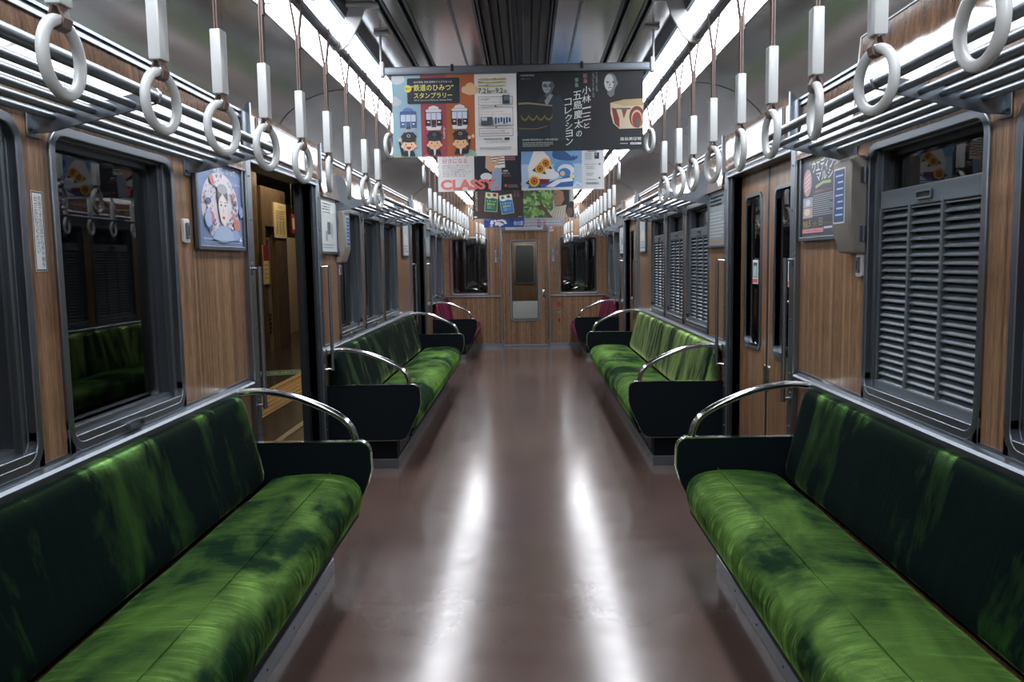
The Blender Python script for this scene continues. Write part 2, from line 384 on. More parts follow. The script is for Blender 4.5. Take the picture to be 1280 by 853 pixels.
# ------------------------------------------------------------------ windows on the sides
def window(s, y0, idx, shutter):
    y1 = y0+WL; fl = s > 0
    o = (0, y0, WZ0)
    t = thing('window_%d' % idx, '', '', (s*W, y0, WZ0), kind='structure')
    b = MB(o, fl); b.ring(y0, y1, WZ0, WZ1, 0.075, 0.027, -0.02, 0.010, 'x', M_alu)
    b.box(-0.02, 0.009, y0, y0+0.027, WZ0, WZ0+0.1, M_alu); b.box(-0.02, 0.009, y1-0.027, y1, WZ0, WZ0+0.1, M_alu); b.box(-0.02, 0.009, y0, y1, WZ0, WZ0+0.05, M_alu)
    b.ring(y0+0.022, y1-0.022, WZ0+0.022, WZ1-0.022, 0.06, 0.012, -0.088, -0.012, 'x', M_alud)
    b.build('window_frame', t, smooth=35, bevel=0.003)
    # far-side guide channel and sash
    b = MB(o, fl)
    b.box(-0.075, -0.014, y1-0.090, y1-0.034, WZ0+0.03, WZ1-0.03, M_alud); b.box(-0.075, -0.004, y1-0.072, y1-0.060, WZ0+0.03, WZ1-0.03, M_alu)
    b.box(-0.075, -0.018, y0+0.034, y0+0.05, WZ0+0.03, WZ1-0.03, M_alud)
    b.build('guide_channel', t)
    b = MB(o, fl); b.ring(y0+0.045, y1-0.085, WZ0+0.034, WZ1-0.03, 0.05, 0.022, -0.072, -0.045, 'x', M_alud if not shutter else M_rub)
    b.box(-0.045, -0.012, y0+0.05, y1-0.09, WZ0+0.045, WZ0+0.07, M_alud, 0.004)
    b.build('sash', t, smooth=35)
    b = MB(o, fl); b.ring((y0+y1)/2-0.07, (y0+y1)/2+0.03, WZ0+0.004, WZ0+0.03, 0.006, 0.006, 0.008, 0.020, 'x', M_alu, 0.003)
    if not shutter: b.build('latch', t)
    b = MB(o, fl); b.box(-0.062, -0.058, y0+0.06, y1-0.10, WZ0+0.05, WZ1-0.05, M_glass); b.build('pane', t)
    if shutter:
        a0, a1, c0, c1 = y0+0.034, y1-0.052, WZ0+0.034, 1.562
        sh = MB(o, fl)
        sh.box(-0.04, -0.012, a0, a1, c1-0.062, c1, M_shut, 0.003); sh.box(-0.04, -0.010, a0, a1, c0, c0+0.045, M_shut, 0.003)
        sh.box(-0.04, -0.012, a0, a0+0.028, c0, c1, M_shut, 0.003); sh.box(-0.04, -0.012, a1-0.028, a1, c0, c1, M_shut, 0.003)
        w3 = (a1-a0-0.056)/3
        for k in (1, 2): sh.box(-0.036, -0.011, a0+0.028+w3*k-0.007, a0+0.028+w3*k+0.007, c0+0.02, c1-0.05, M_shut, 0.002)
        root = sh.build('shutter', t); root.location = (0, 0, 0)
        sl = MB(o, fl); z = c0+0.040
        while z < c1-0.066:
            sl.prism([(-0.036, z+0.013), (-0.020, z), (-0.016, z), (-0.016, z+0.004), (-0.034, z+0.018)], 'y', a0+0.026, a1-0.026, M_shut); z += 0.0262
        sl.build('slats', root)
        h = MB(o, fl); ym = (a0+a1)/2
        h.ring(ym-0.05, ym+0.05, c1-0.048, c1-0.018, 0.005, 0.007, -0.014, -0.004, 'x', M_alu, 0.003); h.box(-0.0115, -0.0105, ym-0.043, ym+0.043, c1-0.041, c1-0.025, M_rub)
        h.build('handle', root)
        bk = MB(o, fl); bk.box(-0.044, -0.041, a0, a1, c0, c1, M_rub); bk.build('backing', root)
    return t
i = 1
for s in (-1, 1):
    for y in WINS: window(s, y, i, s > 0); i += 1
# end windows
for x0, x1 in ((-1.165, -0.56), (0.52, 1.137)):
    t = thing('window_%d' % i, '', '', (x0, YE, 0.82), kind='structure'); i += 1; o = (x0, YE, 0.82)
    MB(o).ring(x0, x1, 0.82, 1.72, 0.07, 0.016, YE-0.012, YE+0.055, 'y', M_alu).build('window_frame', t, smooth=35, bevel=0.003)
    MB(o).ring(x0+0.012, x1-0.012, 0.832, 1.708, 0.06, 0.03, YE+0.01, YE+0.05, 'y', M_rub).build('gasket', t, smooth=35)
    MB(o).box(x0+0.04, x1-0.04, YE+0.03, YE+0.034, 0.86, 1.68, M_glass_end).build('pane', t)

# ------------------------------------------------------------------ side doors with jambs
def jamb(s, y0, y1, z1=2.04):
    b = MB(flip=s > 0); b.box(-0.02, 0.028, y0, y1, 0, z1, M_alu, 0.006)
    for z in (0.3, 0.55, 0.8, 1.05, 1.3, 1.55, 1.75):
        b.tube([(0.027, (y0+y1)/2, z), (0.031, (y0+y1)/2, z)], 0.005, M_alud, 8)
    return b
tn = 9; dn = 1
for s in (-1, 1):
    for di, (y0, y1) in enumerate(DOORS):
        fl = s > 0
        b = jamb(s, y0-0.09, y0-0.02); b2 = jamb(s, y1+0.055, y1+0.125)
        for q in (b, b2): q.build('trim_%d' % tn, kind='structure', loc=(s*W, 0, 0)); tn += 1
        b = MB(flip=fl)     # rubber and grooves inside the jambs, threshold, header bars
        b.box(-0.085, 0.012, y1, y1+0.055, 0, 1.83, M_rub); b.box(-0.01, 0.016, y1+0.022, y1+0.027, 0, 1.72, M_alu)
        b.box(-0.085, 0.005, y0-0.02, y0, 0, 1.83, M_alu)
        b.build('trim_%d' % tn, kind='structure', loc=(s*W, 0, 0)); tn += 1
        b = MB(flip=fl)
        b.box(-0.09, 0.03, y0-0.02, y1+0.06, 1.815, 1.828, M_alu, 0.003); b.box(-0.09, 0.022, y0-0.02, y1+0.06, 1.828, 1.846, M_rub); b.box(-0.09, 0.026, y0-0.02, y1+0.06, 1.846, 1.856, M_alu)
        b.box(-0.09, 0.02, y0, y1, -0.01, 0.012, M_alu)
        b.build('trim_%d' % tn, kind='structure', loc=(s*W, 0, 0)); tn += 1
        # door gear cover above the opening
        t = thing('door_header_panel', 'glossy wood header with a pale route board over the %s %s-hand doors' % (('near', 'far')[di], SIDE[s]), 'door header', (s*W, y0, 1.86))
        o = (0, y0, 1.86)
        MB(o, fl).box(0.0, 0.03, y0-0.02, y1+0.14, 1.858, 2.10, M_wood_gloss, 0.003).build('cover', t)
        b = MB(o, fl); b.box(0.0, 0.042, y0-0.02, y1+0.15, 2.10, 2.118, M_alud, 0.003); b.box(0.0, 0.042, y1+0.135, y1+0.15, 1.84, 2.118, M_alu, 0.003); b.box(0.0, 0.042, y0-0.04, y0-0.02, 1.84, 2.118, M_alu, 0.003)
        b.build('edging', t)
        bb = MB(o, fl).box(0.03, 0.036, y0+0.08, y1-0.21, 1.872, 2.035, M_board).build('route_board', t)
        b = MB(o, fl); b.ring(y0+0.08, y1-0.21, 1.872, 2.035, 0.004, 0.005, 0.035, 0.0395, 'x', M_alud, 0.002)
        if s > 0:
            for k in range(14): b.box(0.036, 0.0366, y0+0.12+k*0.055, y0+0.15+k*0.055, 1.93+0.02*(k % 3), 1.934+0.02*(k % 3), ink((0.5, 0.5, 0.55)))
        b.build('board_frame', bb)
        # leaves
        t = thing('door_%d' % dn, '', '', (s*W, y0, 0), kind='structure'); dn += 1; o = (0, y0, 0)
        ym = (y0+y1)/2
        if s > 0: spans = ((y0, ym-0.004, 1), (ym+0.004, y1, -1))
        else: spans = ((y0-0.50, y0+0.035, 1), (y1-0.075, y1+0.50, -1))
        for a, c, hd in spans:
            lf = MB(o, fl); u0, u1 = -0.075, -0.045
            if s > 0:
                wa, wb, wz0, wz1 = a+0.105, c-0.105, 0.82, 1.70
                lf.box(u0, u1, a, wa+0.02, 0.015, 1.815, M_wood); lf.box(u0, u1, wb-0.02, c, 0.015, 1.815, M_wood)
                lf.box(u0, u1, wa+0.02, wb-0.02, 0.015, wz0+0.02, M_wood); lf.box(u0, u1, wa+0.02, wb-0.02, wz1-0.02, 1.815, M_wood)
            else: lf.box(u0, u1, a, c, 0.015, 1.815, M_wood)
            L = lf.build('door_leaf', t)
            if s > 0:
                MB(o, fl).ring(wa, wb, wz0, wz1, 0.06, 0.020, u0, u1+0.008, 'x', M_alu).build('window_trim', L, smooth=35)
                MB(o, fl).box(-0.062, -0.058, wa+0.015, wb-0.015, wz0+0.015, wz1-0.015, M_glass).build('pane', L)
                e = c if hd > 0 else a
                MB(o, fl).box(u0, u1+0.004, e-0.008, e+0.008, 0.015, 1.815, M_alud).build('edge_strip', L)
                hb = MB(o, fl); yy = e-0.03*hd
                hb.ring(yy-0.012, yy+0.012, 0.62, 0.76, 0.011, 0.005, u1, u1+0.006, 'x', M_chrome, 0.006); hb.build('handle', L)
                if di == 0:
                    st = MB(o, fl); y_s = (wa+wb)/2+(0.0 if hd < 0 else -0.075); 
                    st.box(u1-0.012, u1-0.009, y_s-0.05, y_s+0.05, 1.19, 1.325, ink(hx('c9cfd2')))
                    st.box(u1-0.0092, u1-0.0085, y_s-0.038, y_s+0.038, 1.225, 1.31, ink(hx('10181d')))
                    for k in range(3): st.plate(y_s-0.03+k*0.022, y_s-0.016+k*0.022, 1.228, 1.29+0.006*(k % 2), 0.006, u1-0.0088, u1-0.008, 'x', ink(hx('8fc0c4' if k != 1 else 'd9e0e0')))
                    st.box(u1-0.0092, u1-0.0085, y_s-0.046, y_s+0.046, 1.196, 1.218, ink(hx('b5483f')))
                    st.build('sticker', L)
            else:
                MB(o, fl).box(u0-0.002, u1+0.002, (c-0.03 if hd > 0 else a-0.002), (c+0.002 if hd > 0 else a+0.08), 0.015, 1.815, M_rub).build('rubber_edge', L)

# ------------------------------------------------------------------ benches
def lerp(a, b, t): return a+(b-a)*t
def bench(s, y0, y1, mat_seat, mat_back, label, near_panel=True, far_panel=True, name='bench_seat'):
    fl = s > 0; o = (0, y0, 0)
    t = thing(name, label, 'bench', (s*W, y0, 0), 'long velvet benches along the walls' if mat_back is not M_pink else 'wine red end benches')
    e0 = 0.035 if near_panel else 0.0; e1 = 0.035 if far_panel else 0.0
    ya, yb = y0+e0, y1-e1
    # seat cushion: rounded profile swept along the bench with pillowy ends
    prof = [(0.13, 0.30), (0.16, 0.418), (0.22, 0.428), (0.32, 0.436), (0.42, 0.437), (0.50, 0.428), (0.545, 0.408), (0.572, 0.375), (0.578, 0.33), (0.565, 0.275), (0.545, 0.245), (0.13, 0.245)]
    def sweep(prof, cu, cz, mat, nm, rnd, amp, seedv):
        rs = random.Random(seedv); n = max(10, int((yb-ya)/0.06)); vs = []; fs = []; m = len(prof)
        ph = [rs.uniform(0, 6) for _ in range(6)]
        for i in range(n+1):
            y = lerp(ya, yb, i/n); d = min(y-ya, yb-y); k = 1-rnd*max(0, 1-d/0.07)**2
            for j, (u, z) in enumerate(prof):
                w = amp*(math.sin(y*9+ph[0]+u*6)+0.7*math.sin(y*17+ph[1]-u*9+z*8)+0.5*math.sin(y*31+ph[2]+u*12))
                top = 1 if (nm == 'seat_cushion' and z > 0.40) or (nm == 'backrest' and 0.03 < j/m < 0.7) else 0.3
                vs.append((cu+(u-cu)*k+(w*top if nm == 'backrest' else 0), y, cz+(z-cz)*k+(w*top if nm != 'backrest' else 0)))
        for i in range(n):
            for j in range(m): fs.append((i*m+j, i*m+(j+1) % m, (i+1)*m+(j+1) % m, (i+1)*m+j))
        fs.append(tuple(range(m))[::-1]); fs.append(tuple(n*m+j for j in range(m)))
        q = MB(o, fl); q.add(vs, fs, mat); ob = q.build(nm, t, smooth=60)
        sd = ob.modifiers.new('sub', 'SUBSURF'); sd.levels = 1; sd.render_levels = 1; return ob
    seat = sweep(prof, 0.35, 0.33, mat_seat, 'seat_cushion', 0.05, 0.0022, int(y0*10)+s)
    pb = [(0.008, 0.768), (0.035, 0.786), (0.062, 0.778), (0.076, 0.745), (0.095, 0.66), (0.118, 0.56), (0.142, 0.47), (0.158, 0.40), (0.10, 0.37), (0.008, 0.37)]
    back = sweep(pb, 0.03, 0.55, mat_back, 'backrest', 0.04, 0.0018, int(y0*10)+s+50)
    q = MB(o, fl); 
    q.tube([(0.43, ya+0.02, 0.4365), (0.43, yb-0.02, 0.4365)], 0.002, mat_seat, 6); q.build('seam_piping', seat)
    # base and heater cover
    q = MB(o, fl); q.box(0.0, 0.43, y0+0.09, y1-0.09, 0.0, 0.25, M_dark, 0.004); q.box(0.0, 0.54, y0+0.02, y1-0.02, 0.228, 0.246, M_dark); q.build('base', t)
    q = MB(o, fl); q.box(0.43, 0.438, y0+0.085, y1-0.085, 0.0, 0.062, M_alu, 0.002); q.box(0.0, 0.438, y0+0.082, y0+0.09, 0.0, 0.062, M_alu, 0.002); q.box(0.0, 0.438, y1-0.09, y1-0.082, 0.0, 0.062, M_alu, 0.002)
    y = y0+0.25
    while y < y1-0.2:
        q.tube([(0.437, y, 0.032), (0.441, y, 0.032)], 0.005, M_alud, 8); y += 0.3
    q.build('kick_strip', t)
    q = MB(o, fl); y = y0+0.2
    while y < y1-0.25:
        q.box(0.430, 0.434, y, y+0.11, 0.085, 0.215, M_alud, 0.001)
        for k in range(4): q.box(0.434, 0.4355, y+0.012, y+0.098, 0.10+k*0.028, 0.112+k*0.028, M_rub)
        y += 0.14
    q.build('heater_grille', t)
    # end panels with steel edging, and chrome hand rails arching over them
    pp = [(0.0, 0.562)]+[(0.60-0.045+0.045*math.sin(a), 0.562-0.045+0.045*math.cos(a)) for a in [PI/2*k/6 for k in range(7)]]+[(0.602, 0.44), (0.585, 0.38), (0.528, 0.255), (0.51, 0.225), (0.485, 0.209), (0.45, 0.205), (0.0, 0.205)]
    for on, yy, sg in ((near_panel, y0, 1), (far_panel, y1-0.03, -1)):
        if not on: continue
        q = MB(o, fl); q.prism(pp, 'y', yy, yy+0.03, M_dark); pn = q.build('arm_panel', t, smooth=30)
        path = [(p[0], p[1]) for p in pp[:-1]]; path = path+[(0.0, 0.205)]
        inner = []; cxp, czp = 0.3, 0.38
        q = MB(o, fl)
        for k in range(len(path)-1):
            (a, c), (a2, c2) = path[k], path[k+1]; dx, dz = a2-a, c2-c; l = math.hypot(dx, dz) or 1; nx, nz = -dz/l, dx/l
            if (a-cxp)*nx+(c-czp)*nz < 0: nx, nz = -nx, -nz
            th = 0.004
            q.add([(a, yy-0.003, c), (a2, yy-0.003, c2), (a2+nx*th, yy-0.003, c2+nz*th), (a+nx*th, yy-0.003, c+nz*th), (a, yy+0.033, c), (a2, yy+0.033, c2), (a2+nx*th, yy+0.033, c2+nz*th), (a+nx*th, yy+0.033, c+nz*th)],
                  [(0, 1, 2, 3), (4, 7, 6, 5), (0, 4, 5, 1), (3, 2, 6, 7), (0, 3, 7, 4), (1, 5, 6, 2)], M_chrome)
        q.build('edging', pn)
        ym = yy+0.015
        q = MB(o, fl)
        rail = smooth_path([(0.005, ym, 0.782), (0.12, ym, 0.792), (0.25, ym, 0.772), (0.38, ym, 0.724), (0.47, ym, 0.676), (0.515, ym, 0.632), (0.533, ym, 0.585), (0.536, ym, 0.558)])
        q.tube(rail, 0.0155, M_chrome, 14)
        q.tube([(0.003, ym, 0.782), (0.02, ym, 0.784)], 0.026, M_chrome, 14)
        q.box(0.505, 0.567, ym-0.02, ym+0.02, 0.564, 0.57, M_chrome, 0.002)
        q.build('hand_rail', t, smooth=50)
    return t
for s in (-1, 1):
    n = SIDE[s]
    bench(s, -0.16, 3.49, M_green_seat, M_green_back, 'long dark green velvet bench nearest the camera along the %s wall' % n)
    bench(s, 5.10, 8.76, M_green_seat, M_green_back_lit if s > 0 else M_green_back, 'long green velvet bench between the two door bays on the %s' % n)
    bench(s, 11.0, YE-0.003, M_pink, M_pink, 'short wine red end bench against the %s side of the end wall' % n, True, False, 'end_bench')

# ------------------------------------------------------------------ luggage racks
def rack(s, y0, y1, plates, near_s, far_s, label):
    fl = s > 0; o = (0, y0, 1.72)
    t = thing('luggage_rack', label, 'rack', (s*W, y0, 1.72), 'tubular steel luggage racks above the windows')
    q = MB(o, fl); q.tube([(0.325, y0+0.005, 1.787), (0.325, y1-0.005, 1.787)], 0.0155, M_rod, 14)
    for y in plates: q.tube([(0.325, y-0.008, 1.787), (0.325, y+0.008, 1.787)], 0.023, M_chrome, 14)
    q.build('front_rail', t, smooth=50)
    for k in range(5):
        u = 0.06+k*0.0535; z = 1.739+k*0.0065
        q = MB(o, fl); q.tube([(u, y0+0.004, z), (u, y1-0.004, z)], 0.0105, M_rod, 10); q.build('rod', t, smooth=50)
    for i, y in enumerate(plates):
        q = MB(o, fl)
        if (i == 0 and near_s) or (i == len(plates)-1 and far_s):
            prof = [(0.0, 1.70), (0.06, 1.705), (0.30, 1.75), (0.345, 1.768), (0.352, 1.80), (0.335, 1.812), (0.30, 1.800), (0.20, 1.775), (0.15, 1.778), (0.115, 1.80), (0.095, 1.85), (0.075, 1.91), (0.045, 1.94), (0.0, 1.945)]
        else:
            prof = [(0.0, 1.695), (0.05, 1.698), (0.30, 1.755), (0.345, 1.768), (0.352, 1.79), (0.34, 1.806), (0.31, 1.800), (0.05, 1.745), (0.0, 1.75)]
        q.prism(prof, 'y', y-0.003, y+0.003, M_alu); q.box(0.0, 0.006, y-0.028, y+0.028, 1.685, 1.755, M_alu, 0.002)
        q.tube([(0.006, y-0.014, 1.705), (0.010, y-0.014, 1.705)], 0.005, M_rub, 8)
        q.build('bracket', t, bevel=0.001)
for s in (-1, 1):
    n = SIDE[s]
    rack(s, -0.8, 3.13, (-0.78, 0.2, 1.17, 2.15, 3.12), False, False, 'tubular steel luggage rack nearest the camera on the %s wall' % n)
    rack(s, 5.51, 8.14, (5.52, 6.40, 7.27, 8.13), True, True, 'tubular steel luggage rack over the middle windows on the %s wall' % n)
    rack(s, 10.78, 12.6, (10.79, 11.68, 12.58), True, False, 'tubular steel luggage rack over the end windows on the %s wall' % n)

# ------------------------------------------------------------------ strap poles and hanging straps
for s in (-1, 1):
    t = thing('strap_pole', 'long steel pole carrying the hanging straps under the %s strip light' % SIDE[s], 'pole', (s*0.66, 0, 2.14))
    o = (0.61, 0, 2.14); fl = s > 0
    q = MB(o, fl); q.tube([(0.61, YB+0.01, 2.14), (0.61, 10.75, 2.14), (0.63, 11.0, 2.14), (0.67, 11.4, 2.14), (0.67, YE-0.002, 2.14)], 0.0165, M_rod, 14); q.build('pole', t, smooth=50)
    for y in (-0.6, 1.45, 3.03, 4.75, 6.75, 8.6, 10.4):
        q = MB(o, fl)
        q.prism([(0.615, 2.118), (0.595, 2.13), (0.60, 2.162), (0.64, 2.20), (0.665, 2.262), (0.665, 2.277), (0.765, 2.277), (0.765, 2.27), (0.725, 2.262), (0.705, 2.21), (0.665, 2.14), (0.64, 2.118)], 'y', y-0.006, y+0.006, M_whitep)
        q.box(0.655, 0.775, y-0.02, y+0.02, 2.268, 2.279, M_whitep, 0.002)
        q.tube([(0.61, y-0.025, 2.14), (0.61, y+0.025, 2.14)], 0.0205, M_whitep, 14)
        q.build('bracket', t, bevel=0.002)
def ribbon(path, w, th, m, q):
    n = len(path); L = []; R = []
    for i, (x, z) in enumerate(path):
        a = path[max(i-1, 0)]; c = path[min(i+1, n-1)]; dx, dz = c[0]-a[0], c[1]-a[1]; l = math.hypot(dx, dz) or 1
        L.append((x-dz/l*th/2, z+dx/l*th/2)); R.append((x+dz/l*th/2, z-dx/l*th/2))
    for i in range(n-1): q.prism([L[i], L[i+1], R[i+1], R[i]], 'y', -w/2, w/2, m)
def strap_proto(long):
    t = thing('hanging_strap', '', 'hanging strap', (0, 0, 0), None)
    top = [(0.0195*math.cos(a), 0.0195*math.sin(a)) for a in [PI*k/8 for k in range(9)]]
    jz = -0.10; end = -0.272 if long else -0.135
    q = MB(); ribbon([(0.003, end), (0.003, jz-0.01), (0.005, jz)]+[(0.012, -0.05)]+top+[(-0.012, -0.05), (-0.005, jz), (-0.003, jz-0.01), (-0.003, end)], 0.019, 0.0035, M_leather, q)
    q.box(0.0045, 0.0085, -0.0095, 0.0095, jz-0.045, jz-0.004, M_leather)
    st = q.build('strap', t)
    ch = [st]
    zc = -0.487 if long else -0.205
    if long:
        q = MB(); q.box(-0.0125, 0.0125, -0.0175, 0.0175, -0.412, -0.27, M_white, 0.004); ch.append(q.build('sleeve', t, smooth=30))
    q = MB(); rt = 0.0535
    if long: ribbon([(0.004, -0.41), (0.006, -0.417), (0.0125, zc+rt+0.002), (0.009, zc+rt-0.010), (0, zc+rt-0.0135), (-0.009, zc+rt-0.010), (-0.0125, zc+rt+0.002), (-0.006, -0.417), (-0.004, -0.41)], 0.022, 0.0035, M_leather, q)
    else: ribbon([(0.003, end), (0.0125, zc+rt+0.002), (0.009, zc+rt-0.010), (0, zc+rt-0.0135), (-0.009, zc+rt-0.010), (-0.0125, zc+rt+0.002), (-0.003, end)], 0.020, 0.0035, M_leather, q)
    ch.append(q.build('loop', t))
    q = MB(); q.tube([(0, rt*math.cos(a), rt*math.sin(a)) for a in [2*PI*k/40 for k in range(40)]], 0.0092, M_white, 12, closed=True)
    rg = q.build('ring', t, smooth=60, loc=(0, 0, zc)); ch.append(rg)
    reg(t, *ch); return t
near_ys = {-1: [1.235, 1.56, 1.87, 2.19, 2.53, 2.87, 3.19, 3.52, 3.83], 1: [1.165, 1.495, 1.81, 2.125, 2.43, 2.78, 3.11, 3.40, 3.75]}
far_y = [5.88+0.335*k for k in range(12)]
end_y = [11.0, 11.3, 11.6, 11.9, 12.2]
shorts = [4.17, 5.56, 9.95, 10.3, 10.6]
pl = strap_proto(True); ps = strap_proto(False); used = set()
def place(proto, s, y, label, grp, x=0.66):
    global pl, ps
    key = proto.name
    if key not in used:
        used.add(key); o = proto; o.location = (s*x, y, 2.14); o['label'] = label; o['group'] = grp
    else: o = dup(proto, (s*x, y, 2.14), label, grp)
    rz = random.uniform(-0.07, 0.07); o.rotation_euler = (random.uniform(-0.012, 0.012), 0, rz)
    rg = KID[o.name][-1]; rg.rotation_euler = (0, 0, random.uniform(-0.22, 0.22))
    return o
# (dup() registers the copies' children in the same order, the ring last)
for s in (-1, 1):
    n = SIDE[s]
    for k, y in enumerate(near_ys[s]): place(pl, s, y, 'white ring hanging strap, %s from the camera on the %s pole' % (ORD[k], n), 'hanging straps over the near benches')
    for k, y in enumerate(far_y): place(pl, s, y, 'white ring hanging strap, %s of the %s row beyond the first doors' % (ORD[k], n), 'hanging straps over the middle benches')
    for k, y in enumerate(end_y): place(pl, s, y, 'small distant white strap, %s of the %s row over the red end bench' % (ORD[k], n), 'hanging straps over the end benches', {11.0: 0.64, 11.3: 0.61}.get(y, 0.60))
    for k, y in enumerate(shorts):
        lab = ('short white ring strap hanging high beside the first double poster, %s side' % n, 'short white ring strap hanging high past the second double poster, %s side' % n)[k] if k < 2 else 'tiny short ring strap hanging high by the far %s door, %s of three' % (n, ORD[k-2])
        place(ps, s, y, lab, 'short hanging straps in the door bays')

# ------------------------------------------------------------------ grab bars by the doors
for s in (-1, 1):
    for k, (yb_, yj) in enumerate(((3.62, 3.73), (5.10, 4.99), (8.86, 8.96), (10.36, 10.26))):
        t = thing('grab_bar', 'thin vertical steel grab bar on the %s wall, %s from the camera' % (SIDE[s], ORD[k]), 'grab bar', (s*W, yj, 0.67), 'vertical grab bars beside the doors')
        o = (0, yj, 0.67); q = MB(o, s > 0); yb2 = yj+(yb_-yj)*0.25
        q.tube([(0.07, yb2, 0.675), (0.07, yb2, 1.335)], 0.0105, M_rod, 12); q.build('bar', t, smooth=50)
        for z in (0.685, 1.325):
            q = MB(o, s > 0); q.tube([(0.024, yj, z), (0.04, yj, z), (0.07, yb2, z)], 0.007, M_chrome, 10); q.box(0.0, 0.032, yj-0.012, yj+0.012, z-0.03, z+0.03, M_alud, 0.003); q.build('bracket', t, smooth=50)
# ------------------------------------------------------------------ printed sheets
TXT = {}
def text_mesh(s, bold):
    k = (s, bold)
    if k in TXT: return TXT[k]
    cu = bpy.data.curves.new('lettering', 'FONT'); cu.body = s; cu.size = 1; cu.offset = bold; cu.resolution_u = 3; cu.fill_mode = 'FRONT'
    ob = bpy.data.objects.new('lettering', cu); C.objects.link(ob)
    dg = bpy.context.evaluated_depsgraph_get(); oe = ob.evaluated_get(dg); me = oe.to_mesh()
    vs = [(v.co.x, v.co.y) for v in me.vertices]; fs = [tuple(p.vertices) for p in me.polygons]
    oe.to_mesh_clear(); bpy.data.objects.remove(ob); bpy.data.curves.remove(cu)
    if not vs: vs = [(0, 0), (1, 0), (1, 1)]; fs = [(0, 1, 2)]
    x0 = min(v[0] for v in vs); x1 = max(v[0] for v in vs); y0 = min(v[1] for v in vs); y1 = max(v[1] for v in vs)
    TXT[k] = ([((v[0]-x0)/max(x1-x0, 1e-6), (v[1]-y0)/max(y1-y0, 1e-6)) for v in vs], fs); return TXT[k]
class Sheet:
    """a printed sheet w x h metres; drawing coordinates run over the given box, y down"""
    def __init__(s, w, h, box, col, th=0.0012):
        s.w, s.h, s.b = w, h, box; s.mb = MB(); s.n = 0
        s.mb.box(-w/2, w/2, 0, th, -h/2, h/2, ink(hx(col)))
    def P(s, x, y):
        x0, y0, x1, y1 = s.b
        return (((x-x0)/(x1-x0)-0.5)*s.w, (0.5-(y-y0)/(y1-y0))*s.h)
    def poly(s, pts, col, lift=True):
        if lift: s.n += 1
        q = [s.P(*p) for p in pts]; c = [(min(max(a, -s.w/2), s.w/2), min(max(z, -s.h/2), s.h/2)) for a, z in q]
        y = -0.0002-s.n*0.00005
        s.mb.add([(a, y, z) for a, z in c], [tuple(range(len(c)))], ink(hx(col)))
    def rect(s, x0, y0, x1, y1, col): s.poly([(x0, y0), (x1, y0), (x1, y1), (x0, y1)], col)
    def rrect(s, x0, y0, x1, y1, r, col): s.poly(rrect(x0, x1, y0, y1, r, 4), col)
    def ell(s, cx, cy, rx, ry, col, a0=0, a1=360, n=24):
        s.poly([(cx+rx*math.cos(math.radians(a0+(a1-a0)*k/n)), cy+ry*math.sin(math.radians(a0+(a1-a0)*k/n))) for k in range(n+(0 if a1-a0 == 360 else 1))], col)
    def cloud(s, cx, cy, r, col):
        for dx, dy, k in ((-.7, .1, .55), (0, -.25, .7), (.7, .1, .55), (0, .35, .55), (-.3, .2, .6), (.35, .25, .6)): s.ell(cx+dx*r, cy+dy*r, r*k, r*k, col, n=14)
    def frame(s, x0, y0, x1, y1, t, col):
        s.rect(x0, y0, x1, y0+t, col); s.rect(x0, y1-t, x1, y1, col); s.rect(x0, y0, x0+t, y1, col); s.rect(x1-t, y0, x1, y1, col)
    def text(s, t, x0, y0, x1, y1, col, bold=0.0, shear=0.0, rot=0.0):
        vs, fs = text_mesh(t, bold); s.n += 1; y = -0.0002-s.n*0.00005; out = []
        cx, cy = (x0+x1)/2, (y0+y1)/2; cr, sr = math.cos(rot), math.sin(rot)
        for a, b in vs:
            px = x0+(x1-x0)*a; py = y1-(y1-y0)*b-shear*(px-x0)
            px, py = cx+(px-cx)*cr-(py-cy)*sr, cy+(px-cx)*sr+(py-cy)*cr
            u, z = s.P(px, py); out.append((min(max(u, -s.w/2), s.w/2), y, min(max(z, -s.h/2), s.h/2)))
        s.mb.add(out, fs, ink(hx(col)))
    def vtext(s, t, x0, x1, y0, y1, col, bold=0.0, shear=0.0, slant=0.0):
        n = len(t); st = (y1-y0)/n
        for k, ch in enumerate(t):
            dx = slant*k; pad = 0.06; hh = 0.88
            if ch in '一ー': a, b = (0.42, 0.58)
            elif ch in 'のと': a, b = (0.2, 0.8)
            else: a, b = (0.05, 0.93)
            xs = (x0+dx, x1+dx) if ch not in 'のと' else (x0+dx+(x1-x0)*.18, x1+dx-(x1-x0)*.18)
            s.text(ch, xs[0], y0+st*(k+a), xs[1], y0+st*(k+b), col, bold, shear)
    def lines(s, x0, y0, x1, n, pitch, th, col, seed=1, gap=0.25):
        """rows of print too small to read: short strokes"""
        r = random.Random(seed)
        for k in range(n):
            x = x0; e = x1-(x1-x0)*r.random()*0.25
            while x < e:
                w = (x1-x0)*r.uniform(0.02, 0.07); s.poly([(x, y0+k*pitch), (min(x+w, x1), y0+k*pitch), (min(x+w, x1), y0+k*pitch+th), (x, y0+k*pitch+th)], col, False); x += w*(1+gap)
        s.n += 1
    def build(s, name, parent=None, loc=None): return s.mb.build(name, parent, loc=loc)

